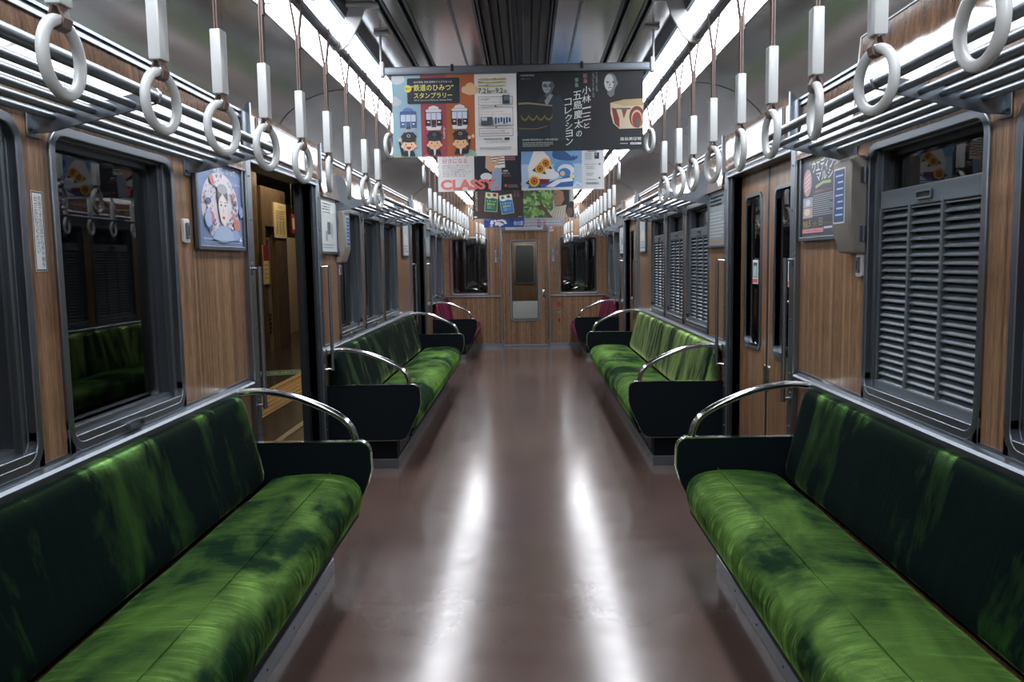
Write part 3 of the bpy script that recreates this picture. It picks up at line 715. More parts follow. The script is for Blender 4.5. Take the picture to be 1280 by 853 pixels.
def conductor(p, cx, top, sc, skin, hair, cap_front, arm, mouth):
    """small cartoon railway staff figure: cap, face, dark jacket"""
    J = '121a26'
    p.poly([(cx-55*sc, top+215*sc), (cx-40*sc, top+165*sc), (cx+40*sc, top+165*sc), (cx+58*sc, top+215*sc)], J)
    if arm: ax = cx+arm*78*sc; p.poly([(cx+arm*40*sc, top+190*sc), (ax-arm*4*sc, top+85*sc), (ax+arm*16*sc, top+80*sc), (cx+arm*68*sc, top+215*sc)], J); p.ell(ax+arm*4*sc, top+66*sc, 15*sc, 17*sc, skin)
    else: p.poly([(cx-60*sc, top+215*sc), (cx-78*sc, top+130*sc), (cx-60*sc, top+88*sc), (cx-48*sc, top+140*sc)], J)
    p.poly([(cx-10*sc, top+165*sc), (cx+12*sc, top+165*sc), (cx+6*sc, top+215*sc), (cx-6*sc, top+215*sc)], 'd8dde0')
    p.ell(cx-60*sc, top+125*sc, 12*sc, 14*sc, skin); p.ell(cx+60*sc, top+125*sc, 12*sc, 14*sc, skin)
    p.ell(cx, top+105*sc, 62*sc, 45*sc, hair, 180, 360); p.ell(cx, top+115*sc, 58*sc, 52*sc, skin)
    p.poly([(cx-72*sc, top+35*sc), (cx-45*sc, top+5*sc), (cx, top-4*sc), (cx+45*sc, top+5*sc), (cx+74*sc, top+35*sc), (cx+58*sc, top+60*sc), (cx-58*sc, top+60*sc)], J)
    p.poly([(cx-60*sc, top+58*sc), (cx+60*sc, top+58*sc), (cx+62*sc, top+84*sc), (cx, top+92*sc), (cx-62*sc, top+84*sc)], '1c2635')
    p.ell(cx, top+30*sc, 17*sc, 15*sc, cap_front); p.ell(cx, top+30*sc, 10*sc, 9*sc, J)
    p.ell(cx-26*sc, top+108*sc, 5*sc, 8*sc, '1a1412'); p.ell(cx+26*sc, top+108*sc, 5*sc, 8*sc, '1a1412')
    p.ell(cx-38*sc, top+128*sc, 10*sc, 6*sc, 'e09a8a'); p.ell(cx+38*sc, top+128*sc, 10*sc, 6*sc, 'e09a8a')
    if mouth: p.ell(cx, top+128*sc, 22*sc, 26*sc, 'b3352e', 0, 180)
    else: p.ell(cx, top+130*sc, 15*sc, 8*sc, '7a3a30', 0, 180); p.ell(cx, top+128*sc, 15*sc, 6*sc, skin, 0, 180)
def train_front(p, cx, top, body, roof, low):
    p.poly([(cx-58, top+45), (cx-40, top+12), (cx, top), (cx+40, top+12), (cx+58, top+45)], roof)
    p.rrect(cx-76, top+34, cx+76, top+192, 14, body)
    p.rrect(cx-72, top+36, cx+72, top+60, 8, roof if low == 'd9dbe0' else body)
    for a, b in ((-68, -28), (-20, 20), (28, 68)): p.rrect(cx+a, top+66, cx+b, top+128, 5, 'c8d4ea')
    p.poly([(cx-26, top+60), (cx-22, top+60), (cx-22, top+185), (cx-26, top+185)], 'c0c0c6'); p.poly([(cx+22, top+60), (cx+26, top+60), (cx+26, top+185), (cx+22, top+185)], 'c0c0c6')
    p.ell(cx-48, top+150, 12, 6, 'e8e6da'); p.ell(cx+48, top+150, 12, 6, 'e8e6da')
    p.poly([(cx-72, top+186), (cx+72, top+186), (cx+60, top+222), (cx-60, top+222)], low); p.rect(cx-22, top+172, cx+22, top+196, '3a4450')
    p.rect(cx-45, top+222, cx-38, top+240, '4a4f58'); p.rect(cx+38, top+222, cx+45, top+240, '4a4f58')

def poster_stamp():
    p = Sheet(0.513, 0.33, (60, 98, 1190, 835), 'dcdcdc')
    p.rect(60, 98, 318, 835, '8fb4c6'); p.rect(318, 98, 553, 835, '9c3b4a'); p.rect(553, 98, 810, 835, 'a85b2c')
    p.cloud(105, 125, 60, 'c6cdd0'); p.cloud(85, 330, 50, 'b9c6cb'); p.cloud(770, 230, 62, 'd9b48c')
    p.ell(140, 835, 90, 30, '9db58a', 180, 360); p.ell(400, 835, 80, 30, 'b4566a', 180, 360); p.ell(760, 835, 60, 60, '8db496', 180, 360)
    p.rrect(200, 125, 675, 355, 16, '16222e')
    p.text('2018 阪急 京阪 能勢をクイズでめぐる', 260, 150, 605, 170, 'd8dada')
    p.text('“鉄道のひみつ”', 235, 180, 622, 240, 'e3dc7a', 0.012); p.text('スタンプラリー', 260, 255, 608, 305, 'e3dc7a', 0.012)
    p.text('2018 Secret of Railway Stamp Rally', 260, 316, 605, 332, 'c9cccc')
    p.ell(207, 218, 33, 33, 'e6d24a'); p.text('親子で', 185, 208, 230, 228, '20242a', 0.01)
    train_front(p, 203, 385, '3f5f93', '5f7fb8', '9fb0c4'); train_front(p, 435, 372, '3a1420', 'd9dbe0', 'd9dbe0'); train_front(p, 671, 366, '2d1018', 'cfd2d6', 'd9dbe0')
    conductor(p, 203, 612, 1.0, 'f0c8a4', '6b3a22', 'b9b9b0', -1, True); conductor(p, 438, 605, 1.0, 'e9b98e', '4a2a1a', '55657c', 0, False); conductor(p, 675, 600, 1.0, 'e9b98e', '5a2e1c', 'a99a6a', 1, False)
    p.ell(790, 655, 14, 18, 'e9b98e')
    p.text('謎を解いて', 520, 560, 540, 680, 'e9d9cf')
    for k, t in enumerate(('１つのスポットを楽しみながら', '電車でぐるっとひとめぐり。', '３つ以上集めてゲットしよう!')): p.rect(845, 145+k*29, 1095, 153+k*29, 'd9cf55'); p.text(t, 845, 136+k*29, 1100-8*k, 154+k*29, '2a2c2e', 0.01)
    p.text('7.21', 845, 228, 935, 275, '3d4a38', 0.02); p.ell(950, 262, 14, 15, '6f8a3a'); p.text('土', 942, 254, 958, 270, 'f0f0e0'); p.text('-', 970, 250, 996, 256, '3d4a38', 0.02)
    p.text('9.2', 1002, 228, 1068, 275, '3d4a38', 0.02); p.ell(1088, 262, 14, 15, '6f8a3a'); p.text('日', 1080, 254, 1096, 270, 'f0f0e0')
    for y0, y1 in ((303, 382), (396, 570), (588, 660)): p.frame(846, y0, 1156, y1, 4, '6f5a68')
    p.text('まずは駅で', 862, 322, 950, 338, '2f4a6a'); p.text('パンフレットをゲット!', 862, 348, 1040, 364, '2f4a6a'); p.rect(1062, 292, 1126, 372, '263544'); p.rect(1075, 300, 1120, 340, '5a6a72')
    p.ell(1000, 390, 9, 6, '3a3f44'); p.ell(1002, 580, 9, 6, '3a3f44')
    p.text('スタンプラリー', 862, 412, 990, 424, 'a83a44'); p.text('「オリジナルカード」or「クリアホルダー」', 862, 432, 1085, 448, 'a83a44'); p.text('「オリジナルスタンプ」がもらえる!', 862, 458, 1140, 474, 'a83a44')
    p.rect(864, 486, 970, 560, '3a444c'); p.rect(870, 490, 920, 520, 'b9c0c4'); p.rect(988, 486, 1140, 560, 'c3cad2')
    for k in range(6): p.rect(992+k*25, 492+6*(k % 2), 1008+k*25, 552-8*(k % 3), '1f3a6c')
    p.text('さらにダブルチャンスに挑戦!', 862, 606, 1080, 624, 'a83a44'); p.lines(862, 632, 1130, 1, 10, 9, '8a8d90')
    p.lines(890, 680, 1060, 1, 10, 12, '77797c'); p.rect(1076, 675, 1122, 697, '1c2228'); p.text('楽しいスタンプラリーに出かけよう', 905, 708, 1100, 722, '6a6238')
    p.lines(850, 758, 1155, 3, 9, 5, '8a8d90', 3)
    return p
def head(p, cx, cy, r, lit, mid, dark, glasses, bald, turn):
    p.poly([(cx-r*1.9, cy+r*4.2), (cx-r*1.5, cy+r*1.9), (cx-r*.3, cy+r*1.15), (cx+r*.7, cy+r*1.1), (cx+r*1.9, cy+r*2), (cx+r*2.3, cy+r*4.2)], dark)
    p.poly([(cx-r*.4, cy+r*.8), (cx+r*.6, cy+r*.6), (cx+r*.5, cy+r*1.6), (cx, cy+r*1.9), (cx-r*.4, cy+r*1.5)], mid)
    p.ell(cx, cy, r*.86, r*1.18, mid, n=28)
    p.ell(cx+turn*r*.18, cy+r*.02, r*.62, r*1.05, lit, n=28)
    if not bald: p.ell(cx, cy-r*.55, r*.92, r*.72, dark, 180, 360)
    p.ell(cx-turn*r*.85, cy+r*.1, r*.14, r*.28, mid)
    for d in (-.32, .42): p.rect(cx+r*(d-.17)+turn*r*.05, cy-r*.14, cx+r*(d+.17)+turn*r*.05, cy-r*.06, dark); p.ell(cx+r*d+turn*r*.05, cy+r*.02, r*.12, r*.07, dark, n=10)
    if glasses:
        for d in (-.34, .40): p.ell(cx+r*d+turn*r*.05, cy+r*.02, r*.3, r*.24, dark, n=14); p.ell(cx+r*d+turn*r*.05, cy+r*.03, r*.22, r*.17, mid, n=14)
    p.poly([(cx+turn*r*.06, cy-r*.05), (cx+turn*r*.2, cy+r*.42), (cx-turn*r*.02, cy+r*.44)], mid); p.rect(cx-r*.22+turn*r*.08, cy+r*.62, cx+r*.28+turn*r*.08, cy+r*.68, dark)
def poster_museum():
    p = Sheet(0.513, 0.33, (40, 72, 1178, 792), '0b151f')
    p.poly([(40, 560), (300, 420), (620, 600), (620, 792), (40, 792)], '0c2027'); p.ell(740, 470, 150, 150, '1d1520'); p.ell(740, 540, 90, 60, '2b1a22')
    head(p, 312, 215, 62, '8d979c', '4a555c', '18252d', True, False, -1); p.poly([(330, 320), (430, 300), (500, 480), (520, 700), (330, 700)], '1f2e37'); p.poly([(280, 350), (330, 290), (360, 300), (300, 400)], '7c868a')
    p.poly([(690, 540), (800, 330), (900, 300), (960, 330), (1010, 420), (1010, 600), (700, 600)], '11131c')
    head(p, 880, 200, 68, 'b9bcbd', '6f7678', '16181f', False, True, -1)
    # dark bowl with gilt rim
    p.poly([(40, 372), (130, 365), (350, 392), (345, 500), (310, 570), (200, 600), (40, 585)], '141c1f'); p.poly([(40, 362), (130, 358), (352, 388), (350, 400), (130, 374), (40, 380)], '7c7361')
    for k in range(4): p.ell(100+k*72, 460, 40, 62, '6a5c38', 10, 170); p.ell(100+k*72, 452, 34, 52, '151d1f', 10, 170)
    p.poly([(40, 582), (200, 590), (310, 565), (308, 572), (200, 600), (40, 592)], '5e5440')
    # cream bowl with red petals
    p.poly([(878, 380), (1000, 352), (1178, 345), (1178, 605), (960, 608), (905, 560), (880, 470)], 'cdbfa2'); p.poly([(885, 376), (1000, 352), (1178, 345), (1178, 405), (1000, 408)], 'b9a27c')
    p.poly([(890, 420), (930, 430), (960, 520), (960, 600), (915, 560)], '7c2f2a'); p.poly([(975, 420), (1030, 440), (1000, 520)], '8a3a30'); p.ell(1118, 505, 68, 95, '7a2a2c'); p.ell(1118, 520, 50, 76, 'c9b596'); p.ell(1118, 530, 42, 68, '8a302e'); p.ell(1130, 560, 16, 44, '44605a')
    p.poly([(930, 425), (1060, 425), (1060, 440), (930, 436)], '4a6a55')
    W_ = 'd4dcdc'
    p.vtext('小林一三と', 622, 702, 232, 615, W_, 0.006, 0.16); p.vtext('五島慶太の', 540, 620, 272, 690, W_, 0.006, 0.16, 3); p.vtext('コレクション', 462, 526, 335, 750, W_, 0.004, 0.16, 2)
    p.vtext('阪急', 634, 672, 118, 205, 'b07c7c', 0.01); p.vtext('東急', 556, 592, 152, 238, '7fae9c', 0.01)
    p.vtext('東の美意識西の美意識', 746, 764, 104, 276, '8d9698'); p.vtext('二大コレクター夢の共演', 714, 734, 104, 328, '9aa2a4')
    p.text('逸翁美術館開館', 66, 118, 190, 134, 'b4bcbc'); p.text('特別展 二〇一八', 68, 148, 160, 162, '8a9292')
    p.text('2018年 8月25日(土)ー10月14日(日)', 74, 680, 398, 702, 'ccd2d2', 0.006)
    p.lines(76, 712, 392, 3, 15, 8, '96a0a0', 5)
    p.text('逸翁美術館', 965, 682, 1158, 712, 'e2e6e6', 0.006); p.lines(966, 734, 1055, 1, 10, 8, 'b4bcbc', 2); p.rect(1058, 730, 1158, 748, 'd2d6d6'); p.text('逸翁美術館', 1062, 734, 1125, 745, '2a3036')
    return p
def poster_magazine():
    p = Sheet(0.513, 0.33, (36, -72, 641, 320), 'd2d0d2')
    p.rect(303, -72, 641, 320, '141c28')
    p.text('もっとボーダーが', 70, 36, 335, 74, 'b5514d', 0.004); p.text('好きになる', 70, 78, 252, 116, 'b5514d', 0.004)
    p.text('今年の夏は', 70, -40, 260, 0, 'b5514d', 0.004)
    for k, t in enumerate(('毎日着たい! 夏のボーダー', '白と紺の大人バランス', 'デニム合わせの最新形', 'きれいめ通勤スタイル', '休日は楽ちんに', '夏の終わりの買い足し服')): p.text(t, 70, 126+k*15, 280-22*(k % 3), 136+k*15, '4a4c54')
    # figure: striped shirt, pale skirt, bag
    p.poly([(410, -40), (520, -60), (530, 150), (430, 160), (400, 60)], 'dcd8d2')
    for k in range(9): p.poly([(408, -20+k*19), (526, -34+k*19), (527, -28+k*19), (410, -13+k*19)], '28303e')
    p.poly([(440, 150), (505, 155), (498, 315), (420, 318), (425, 220)], '8fa0b8'); p.poly([(390, 30), (415, 35), (440, 130), (470, 170), (420, 180), (385, 150)], 'c99e84'); p.poly([(505, 30), (530, 40), (470, 130), (415, 160), (410, 140), (460, 105)], 'c99e84'); p.ell(390, 215, 42, 28, 'cfd3d8')
    p.lines(535, 42, 620, 1, 15, 14, 'c9c3c3', 8); p.lines(530, 60, 625, 3, 14, 10, '9a6a6c', 9)
    p.lines(515, 170, 550, 1, 15, 10, 'd2cccc', 8); p.text('夏の着こなし', 505, 185, 565, 199, 'd2cccc'); p.text('発売中', 515, 205, 570, 218, 'b5514d')
    p.ell(533, 282, 10, 11, 'b5514d'); p.lines(550, 276, 625, 2, 12, 8, '8a6a6c', 12)
    p.text('CLASSY.', 54, 232, 478, 308, 'd8756d', 0.045)
    return p
def poster_sunflower():
    p = Sheet(0.513, 0.33, (642, -78, 1250, 313), 'b2c3d2')
    p.rect(642, -78, 1090, 125, '6f9cc8'); p.rect(642, 125, 1090, 285, '9fbad2'); p.rect(1088, -78, 1250, 313, 'c6c8cc'); p.rect(642, 300, 1250, 313, 'c9cdd2')
    # whale
    p.poly([(868, 60), (875, 30), (905, 18), (950, 22), (985, 50), (1020, 80), (1045, 78), (1062, 72), (1050, 90), (1028, 102), (985, 104), (920, 96), (880, 82)], '2c5484'); p.poly([(1015, 80), (1022, 60), (1034, 74), (1060, 66), (1040, 92)], '2c5484')
    for k in range(3): p.poly([(990+k*12, 40-k*4), (995+k*12, 22-k*3), (998+k*12, 23-k*3), (993+k*12, 42-k*4)], '2c5484')
    # white cloth, baby hat and bundle
    p.poly([(735, 30), (800, 25), (850, 80), (870, 160), (920, 190), (890, 235), (780, 230), (700, 250), (690, 150)], 'dad7d4'); p.ell(870, 195, 52, 38, 'd9dbe2')
    p.ell(955, 150, 75, 50, '5f93c4'); p.ell(970, 170, 60, 42, 'd5dde6'); p.ell(960, 190, 45, 34, '3a78b4'); p.ell(945, 195, 18, 18, 'd8b49a')
    p.poly([(700, 265), (860, 250), (1000, 210), (1030, 230), (1020, 290), (690, 300)], '2f5f9e'); p.poly([(770, 232), (850, 236), (840, 268), (775, 272)], '6e2430'); p.poly([(820, 290), (900, 240), (1010, 225), (1025, 250), (930, 260), (880, 292)], 'd5dbe4')
    p.poly([(1020, 292), (1045, 255), (1090, 275), (1088, 285), (1050, 268), (1030, 300)], 'c4d4e2'); p.ell(1015, 218, 16, 16, 'd9cf8a')
    for cx, cy, r in ((822, 120, 44), (780, 158, 42), (736, 248, 46)):
        p.poly([(cx-r*1.4, cy+r*.3), (cx-r*.7, cy-r*.4), (cx-r*.5, cy+r*.7)], '23383a'); p.poly([(cx+r*1.1, cy+r*1.0), (cx+r*.2, cy+r*.8), (cx+r*.7, cy+r*.1)], '23383a')
        n = 16; p.poly([(cx+r*(1 if k % 2 else .74)*math.cos(PI*k/n*1.0*2/2), cy+r*(1 if k % 2 else .74)*math.sin(PI*k/n)) for k in range(2*n)], 'e0a63c')
        p.ell(cx, cy, r*.55, r*.55, '6b3018'); p.ell(cx, cy, r*.38, r*.38, 'c78a3a'); p.ell(cx, cy, r*.24, r*.24, '7a1e18')
    p.lines(1130, 34, 1200, 1, 10, 8, '60686e'); p.lines(1110, 52, 1160, 4, 13, 5, '7a8288', 4); p.rect(1180, 48, 1214, 94, '1c2630'); p.rect(1184, 52, 1200, 70, '66788a')
    p.text('夏の思い出を残そう', 1108, 128, 1212, 138, '51585e'); p.lines(1120, 148, 1190, 2, 12, 5, '7a8288', 6); p.ell(1218, 132, 8, 8, '5a7a64'); p.lines(1118, 196, 1180, 2, 12, 5, '7a8288', 7); p.ell(1216, 232, 8, 8, '51585e')
    p.lines(1120, 240, 1200, 1, 10, 6, '7a8288'); p.text('阪急百貨店', 1118, 260, 1210, 278, '3f464c', 0.01)
    return p
def poster_booklets():
    p = Sheet(0.513, 0.33, (278, 297, 648, 537), '3a2b24')
    for k in range(16): p.rect(280+k*23, 297, 283+k*23, 537, ('32241e', '45342b', '2c201b')[k % 3])
    for (cx, cy, a, col, c2) in ((415, 415, 0.09, '1e6b52', 'd8c8a0'), (528, 432, -0.13, '2f70b0', 'dfe6ea')):
        def R(pts): return [(cx+x*math.cos(a)-y*math.sin(a), cy+x*math.sin(a)+y*math.cos(a)) for x, y in pts]
        p.poly(R([(-47, -70), (47, -70), (47, 70), (-47, 70)]), 'bfc7b8'); p.poly(R([(-44, -67), (44, -67), (44, 67), (-44, 67)]), col)
        p.poly(R([(-44, -67), (44, -67), (44, -25), (10, -32), (-20, -24), (-44, -34)]), c2); p.poly(R([(5, -62), (30, -66), (36, -45), (12, -42)]), '8a2a34'); p.poly(R([(-36, -60), (-16, -64), (-8, -44), (-30, -40)]), '3a8a5a')
        x, y = R([(0, -6)])[0]; p.text('ぐるっと', x-36, y-8, x+36, y+6, 'bfe0e8', 0.01, 0, a); x, y = R([(0, 14)])[0]; p.text('旅BOOK', x-30, y-8, x+30, y+8, 'd6d85a', 0.02, 0, a)
        for k in range(2): x, y = R([(0, 32+k*12)])[0]; p.text('沿線ガイド', x-30, y-4, x+30, y+4, 'bcd8dc', 0, 0, a)
    p.vtext('さあ、でかけよう', 296, 314, 335, 480, 'cfc8c0'); p.vtext('新しい旅へ', 606, 622, 318, 384, '9a9088'); p.vtext('阪急沿線', 584, 596, 322, 376, '9a9088')
    p.rect(285, 518, 308, 529, 'dcdcdc'); p.lines(610, 523, 640, 1, 8, 5, 'a09a94')
    return p
def poster_pointing():
    p = Sheet(0.513, 0.33, (648, 296, 1018, 536), '4f6b46'); r = random.Random(5)
    for k in range(150): p.ell(r.uniform(648, 870), r.uniform(296, 536), r.uniform(7, 22), r.uniform(7, 22), r.choice(['5f8a44', '7fa45c', '9db87a', '46683c', '6a9450', '86ac66', '3d5a38']), n=10)
    p.rect(866, 296, 880, 536, '93a08e'); p.rect(975, 296, 1018, 536, '9ea79a'); p.rect(985, 296, 995, 536, '6f7c70')
    p.poly([(860, 320), (905, 296), (985, 300), (985, 400), (950, 455), (895, 460), (905, 400), (870, 380)], '1a1613')      # dark hair
    p.poly([(872, 335), (895, 322), (945, 340), (952, 400), (925, 445), (885, 446), (872, 424), (878, 410), (866, 404), (872, 394), (858, 386), (868, 364)], '8a6450'); p.rect(878, 360, 892, 364, '2a1c16')
    p.poly([(880, 296), (985, 296), (985, 420), (960, 450), (948, 400), (940, 345), (890, 328)], '15110f')
    p.poly([(840, 500), (880, 455), (930, 450), (985, 440), (975, 536), (835, 536)], 'a8a290')
    for k in range(7): p.poly([(850+k*20, 536), (880+k*16, 456), (884+k*16, 456), (856+k*20, 536)], '7f7a6c')
    p.poly([(752, 450), (775, 435), (770, 405), (776, 403), (788, 436), (802, 455), (850, 520), (865, 536), (830, 536), (790, 480), (762, 470)], '523a2e')
    p.ell(1000, 480, 42, 62, '1d1720'); p.ell(988, 498, 22, 36, '5a3f38')
    return p
def poster_blue(): 
    p = Sheet(0.513, 0.33, (365, 375, 650, 603), '1f3f86'); r = random.Random(9)
    for k in range(30): p.ell(r.uniform(365, 650), r.uniform(380, 603), r.uniform(10, 30), r.uniform(8, 20), r.choice(['16306c', '2c58a8', '1a2f60']), n=10)
    for k in range(26): p.ell(r.uniform(415, 525), r.uniform(540, 590), 11, 9, r.choice(['c9c4d0', 'b8b4c8', 'd8d2c8']), n=8)
    p.text('秋の旅', 578, 548, 645, 590, 'b9c8e0', 0.01); return p
def poster_grey():
    p = Sheet(0.513, 0.33, (650, 375, 955, 603), '8f929c')
    p.rect(650, 545, 955, 603, '84868f'); p.poly([(750, 540), (770, 540), (775, 575), (765, 603), (748, 603)], '7c3f62'); p.poly([(795, 540), (810, 545), (818, 603), (800, 603)], '7c3f62')
    p.text('沿線の秋を歩く 今週のおすすめ', 655, 572, 930, 588, 'c9cbd2'); p.lines(655, 552, 940, 1, 10, 7, 'b4b6be'); return p
def poster_bluewoman():
    p = Sheet(0.50, 0.352, (80, 80, 465, 785), '5f7396'); r = random.Random(3)
    p.ell(275, 455, 158, 290, 'b9b4bc', n=36)
    for k in range(120):
        a = r.uniform(0, 2*PI); q = r.uniform(.55, .98); p.ell(275+150*q*math.cos(a), 455+280*q*math.sin(a), r.uniform(3, 9), r.uniform(6, 16), r.choice(['5a6a94', '8f7f96', 'a86c68', '4a5a86', 'c9c6cc', '7f8fb0']), n=8)
    for x, y, rx, ry, c in ((195, 235, 17, 38, 'a8685c'), (180, 540, 24, 44, 'a86a60'), (400, 590, 30, 55, 'a8685c'), (380, 340, 12, 32, 'a86a60'), (160, 415, 24, 24, '3f4f7c'), (395, 395, 14, 20, '4a5a80'), (170, 640, 14, 26, '4a5a80'), (385, 680, 34, 48, '7f90b4'), (155, 560, 28, 70, '8c9cbc'), (445, 470, 20, 50, '6f80a8')): p.ell(x, y, rx, ry, c, n=14)
    p.poly([(180, 720), (215, 640), (260, 610), (300, 610), (350, 650), (372, 725), (275, 745)], '8fa0bc')
    p.ell(280, 360, 46, 100, '4a4a54', n=24); p.ell(280, 300, 44, 42, '8c8c94', n=18)
    p.poly([(242, 420), (250, 385), (280, 340), (312, 390), (318, 440), (312, 540), (285, 600), (262, 585), (246, 510)], 'c6bdb9')
    p.rect(252, 408, 272, 414, '5f5a60'); p.rect(290, 408, 312, 414, '5f5a60'); p.ell(263, 436, 9, 9, '4a4650', n=10); p.ell(300, 436, 9, 9, '4a4650', n=10); p.poly([(280, 440), (287, 495), (272, 495)], 'b0a29e'); p.ell(281, 540, 13, 13, '94504c', n=12)
    p.text('水面が、観賞に、いって', 100, 118, 400, 172, 'cdd4dc'); p.text('どこかへ', 350, 228, 440, 248, 'cdd4dc')
    p.text('阪急百貨店', 108, 715, 178, 730, 'c2cad4'); p.rect(110, 745, 440, 748, 'aab4c4'); p.text('6', 416, 700, 440, 735, 'd8dce2', 0.02); p.lines(415, 690, 450, 1, 6, 5, 'c2cad4')
    return p
def poster_wedding():
    p = Sheet(0.50, 0.352, (55, 50, 400, 765), '3c424c')
    p.text('人気の結婚式場が大集合', 110, 70, 330, 130, '8f8a5c', 0.0, 0.0, -0.1)
    p.text('ウエディング', 140, 105, 340, 215, 'c4c9cc', 0.006); p.text('マルシェ', 175, 215, 345, 290, 'c4c9cc', 0.006)
    p.ell(102, 285, 36, 118, 'a08488', n=28)
    for k in range(4): p.poly([(80, 350-k*36), (124, 315-k*36), (124, 325-k*36), (80, 360-k*36)], 'c9b4b4')
    p.poly([(170, 325), (230, 300), (290, 305), (292, 330), (232, 322), (172, 352)], '8f9a6c'); p.text('入場無料のイベント', 150, 365, 300, 388, 'b0766c')
    p.rect(68, 415, 150, 500, '8d929a'); p.rect(68, 505, 150, 592, '9c8f86'); p.ell(105, 540, 25, 30, 'c0b4a8'); p.ell(110, 460, 20, 28, 'b6bcc4')
    p.lines(155, 405, 320, 11, 17, 6, 'a4aab0', 4); p.text('9/8', 70, 618, 110, 680, '9c8a58', 0.02); p.text('.5', 112, 612, 135, 670, '9c8a58', 0.02); p.text('土', 150, 630, 190, 668, '8f8258'); p.text('日', 205, 605, 230, 668, '9c8a58', 0.01); p.text('グランドホール', 235, 640, 330, 668, '8f8258')
    p.rect(68, 688, 240, 725, 'b87f86'); p.rect(245, 680, 330, 698, 'b4bac0'); p.text('ご予約はお早めに', 76, 698, 225, 714, '70343c'); return p
def poster_plain(kind):
    if kind == 'a':
        p = Sheet(0.43, 0.352, (0, 0, 100, 100), 'a9b0b0'); p.rect(10, 8, 90, 28, 'bcc2c0'); p.lines(14, 12, 70, 4, 5, 2, '6a7276'); p.rect(42, 45, 62, 68, '4a5258'); p.rect(30, 62, 42, 80, '7c848a'); p.ell(70, 60, 8, 14, '8a9092'); p.lines(14, 86, 80, 2, 5, 2, '6a7276', 3)
    elif kind == 'b':
        p = Sheet(0.45, 0.352, (0, 0, 100, 100), '6c7478'); p.rect(4, 4, 96, 30, '596268'); p.lines(8, 10, 90, 3, 7, 4, 'a4acb0'); p.lines(8, 40, 92, 8, 6, 2.5, '9aa2a6', 5); p.rect(8, 88, 92, 96, '7c6a5c')
    else:
        p = Sheet(0.43, 0.352, (0, 0, 100, 100), '9aa0a2'); p.rect(5, 5, 95, 45, '858e94'); p.ell(50, 50, 20, 16, 'b09a90'); p.lines(10, 70, 90, 3, 8, 4, '5c6468', 7)
    return p

# posters hanging from rails across the car
rows = [(3.40, 'nearest', poster_stamp, poster_museum), (5.10, 'second', poster_magazine, poster_sunflower), (8.37, 'third', poster_booklets, poster_pointing), (10.5, 'fourth', poster_blue, poster_grey)]
plab = ['large hanging poster with three cartoon train fronts and uniformed figures on colour stripes', 'large dark hanging poster with white vertical lettering, two men and two tea bowls',
        'white and navy hanging magazine poster with big pink CLASSY. lettering', 'pale blue hanging poster with sunflowers, a swaddled baby and a whale',
        'brown wood-grain hanging poster with a green and a blue booklet', 'green hanging poster of a dark-haired person pointing, in profile',
        'mostly hidden blue hanging poster, fourth row, left half', 'mostly hidden grey and purple hanging poster, fourth row, right half']
for i, (y, nm, pa, pb_) in enumerate(rows):
    t = thing('poster_rail', 'steel rail across the ceiling carrying the %s pair of hanging posters' % nm, 'rail', (0, y, 2.125), 'rails that carry the hanging posters')
    q = MB((0, y, 2.125)); q.box(-0.545, 0.545, y-0.008, y+0.008, 2.112, 2.14, M_alu, 0.004); q.box(-0.545, 0.545, y-0.012, y+0.012, 2.108, 2.114, M_alu, 0.002); q.build('bar', t)
    for sx in (-1, 1):
        q = MB((0, y, 2.125)); q.box(sx*0.552-0.008, sx*0.552+0.008, y-0.016, y+0.016, 2.10, 2.16, M_whitep, 0.003); q.box(sx*0.556-0.003, sx*0.556+0.003, y-0.012, y+0.012, 2.15, 2.28, M_whitep, 0.001); q.box(sx*0.55-0.03, sx*0.55+0.03, y-0.02, y+0.02, 2.268, 2.279, M_whitep, 0.002); q.build('end_bracket', t)
        q = MB((0, y, 2.125)); q.box(sx*0.265-0.006, sx*0.265+0.006, y-0.014, y+0.014, 2.118, 2.146, M_rub, 0.002); q.build('clip', t)
    for j, (pf, x) in enumerate(((pa, -0.2595), (pb_, 0.2595))):
        p = pf(); z = 2.108-p.h/2 if i else 2.108-p.h/2
        z += (0.012 if j else -0.002) if i == 0 else 0
        o = p.build('hanging_poster', loc=(x, y, z)); o.rotation_euler = (0, 0, 0); tag(o, plab[i*2+j], 'poster', 'posters hanging down the middle of the car')
def framed(s, y0, pf, label, z0=1.42):
    p = pf; w, h = p.w, p.h
    t = thing('framed_poster', label, 'poster', (s*(W-0.012), y0+w/2, z0+h/2), None, -s*PI/2)
    p.build('poster_sheet', t, loc=(0, -0.003, 0))
    q = MB(); fw = 0.014
    q.ring(-w/2-fw, w/2+fw, -h/2-fw, h/2+fw, 0.006, fw+0.003, -0.012, 0.012, 'y', M_alud, 0.002); q.box(-w/2-fw, w/2+fw, 0.003, 0.011, -h/2-fw, h/2+fw, M_alud); q.build('frame', t, bevel=0.002)
    return t
framed(-1, 3.165, poster_bluewoman(), 'framed blue poster of a pale face ringed by flowers, left wall')
framed(1, 3.155, poster_wedding(), 'framed dark grey poster with white headline beside the grey wall box')
framed(-1, 5.06, poster_plain('a'), 'framed pale grey poster on the left wall just past the open door')
framed(1, 4.995+0.05, poster_plain('b'), 'framed dull grey poster of small print just past the near right doors')
framed(-1, 8.40, poster_plain('c'), 'small distant framed poster before the second left door')
framed(1, 8.40, poster_plain('c'), 'small distant framed poster before the second right doors')
framed(-1, 10.30, poster_plain('b'), 'tiny framed poster beyond the second left door')
framed(1, 10.30, poster_plain('a'), 'tiny framed poster beyond the second right doors')

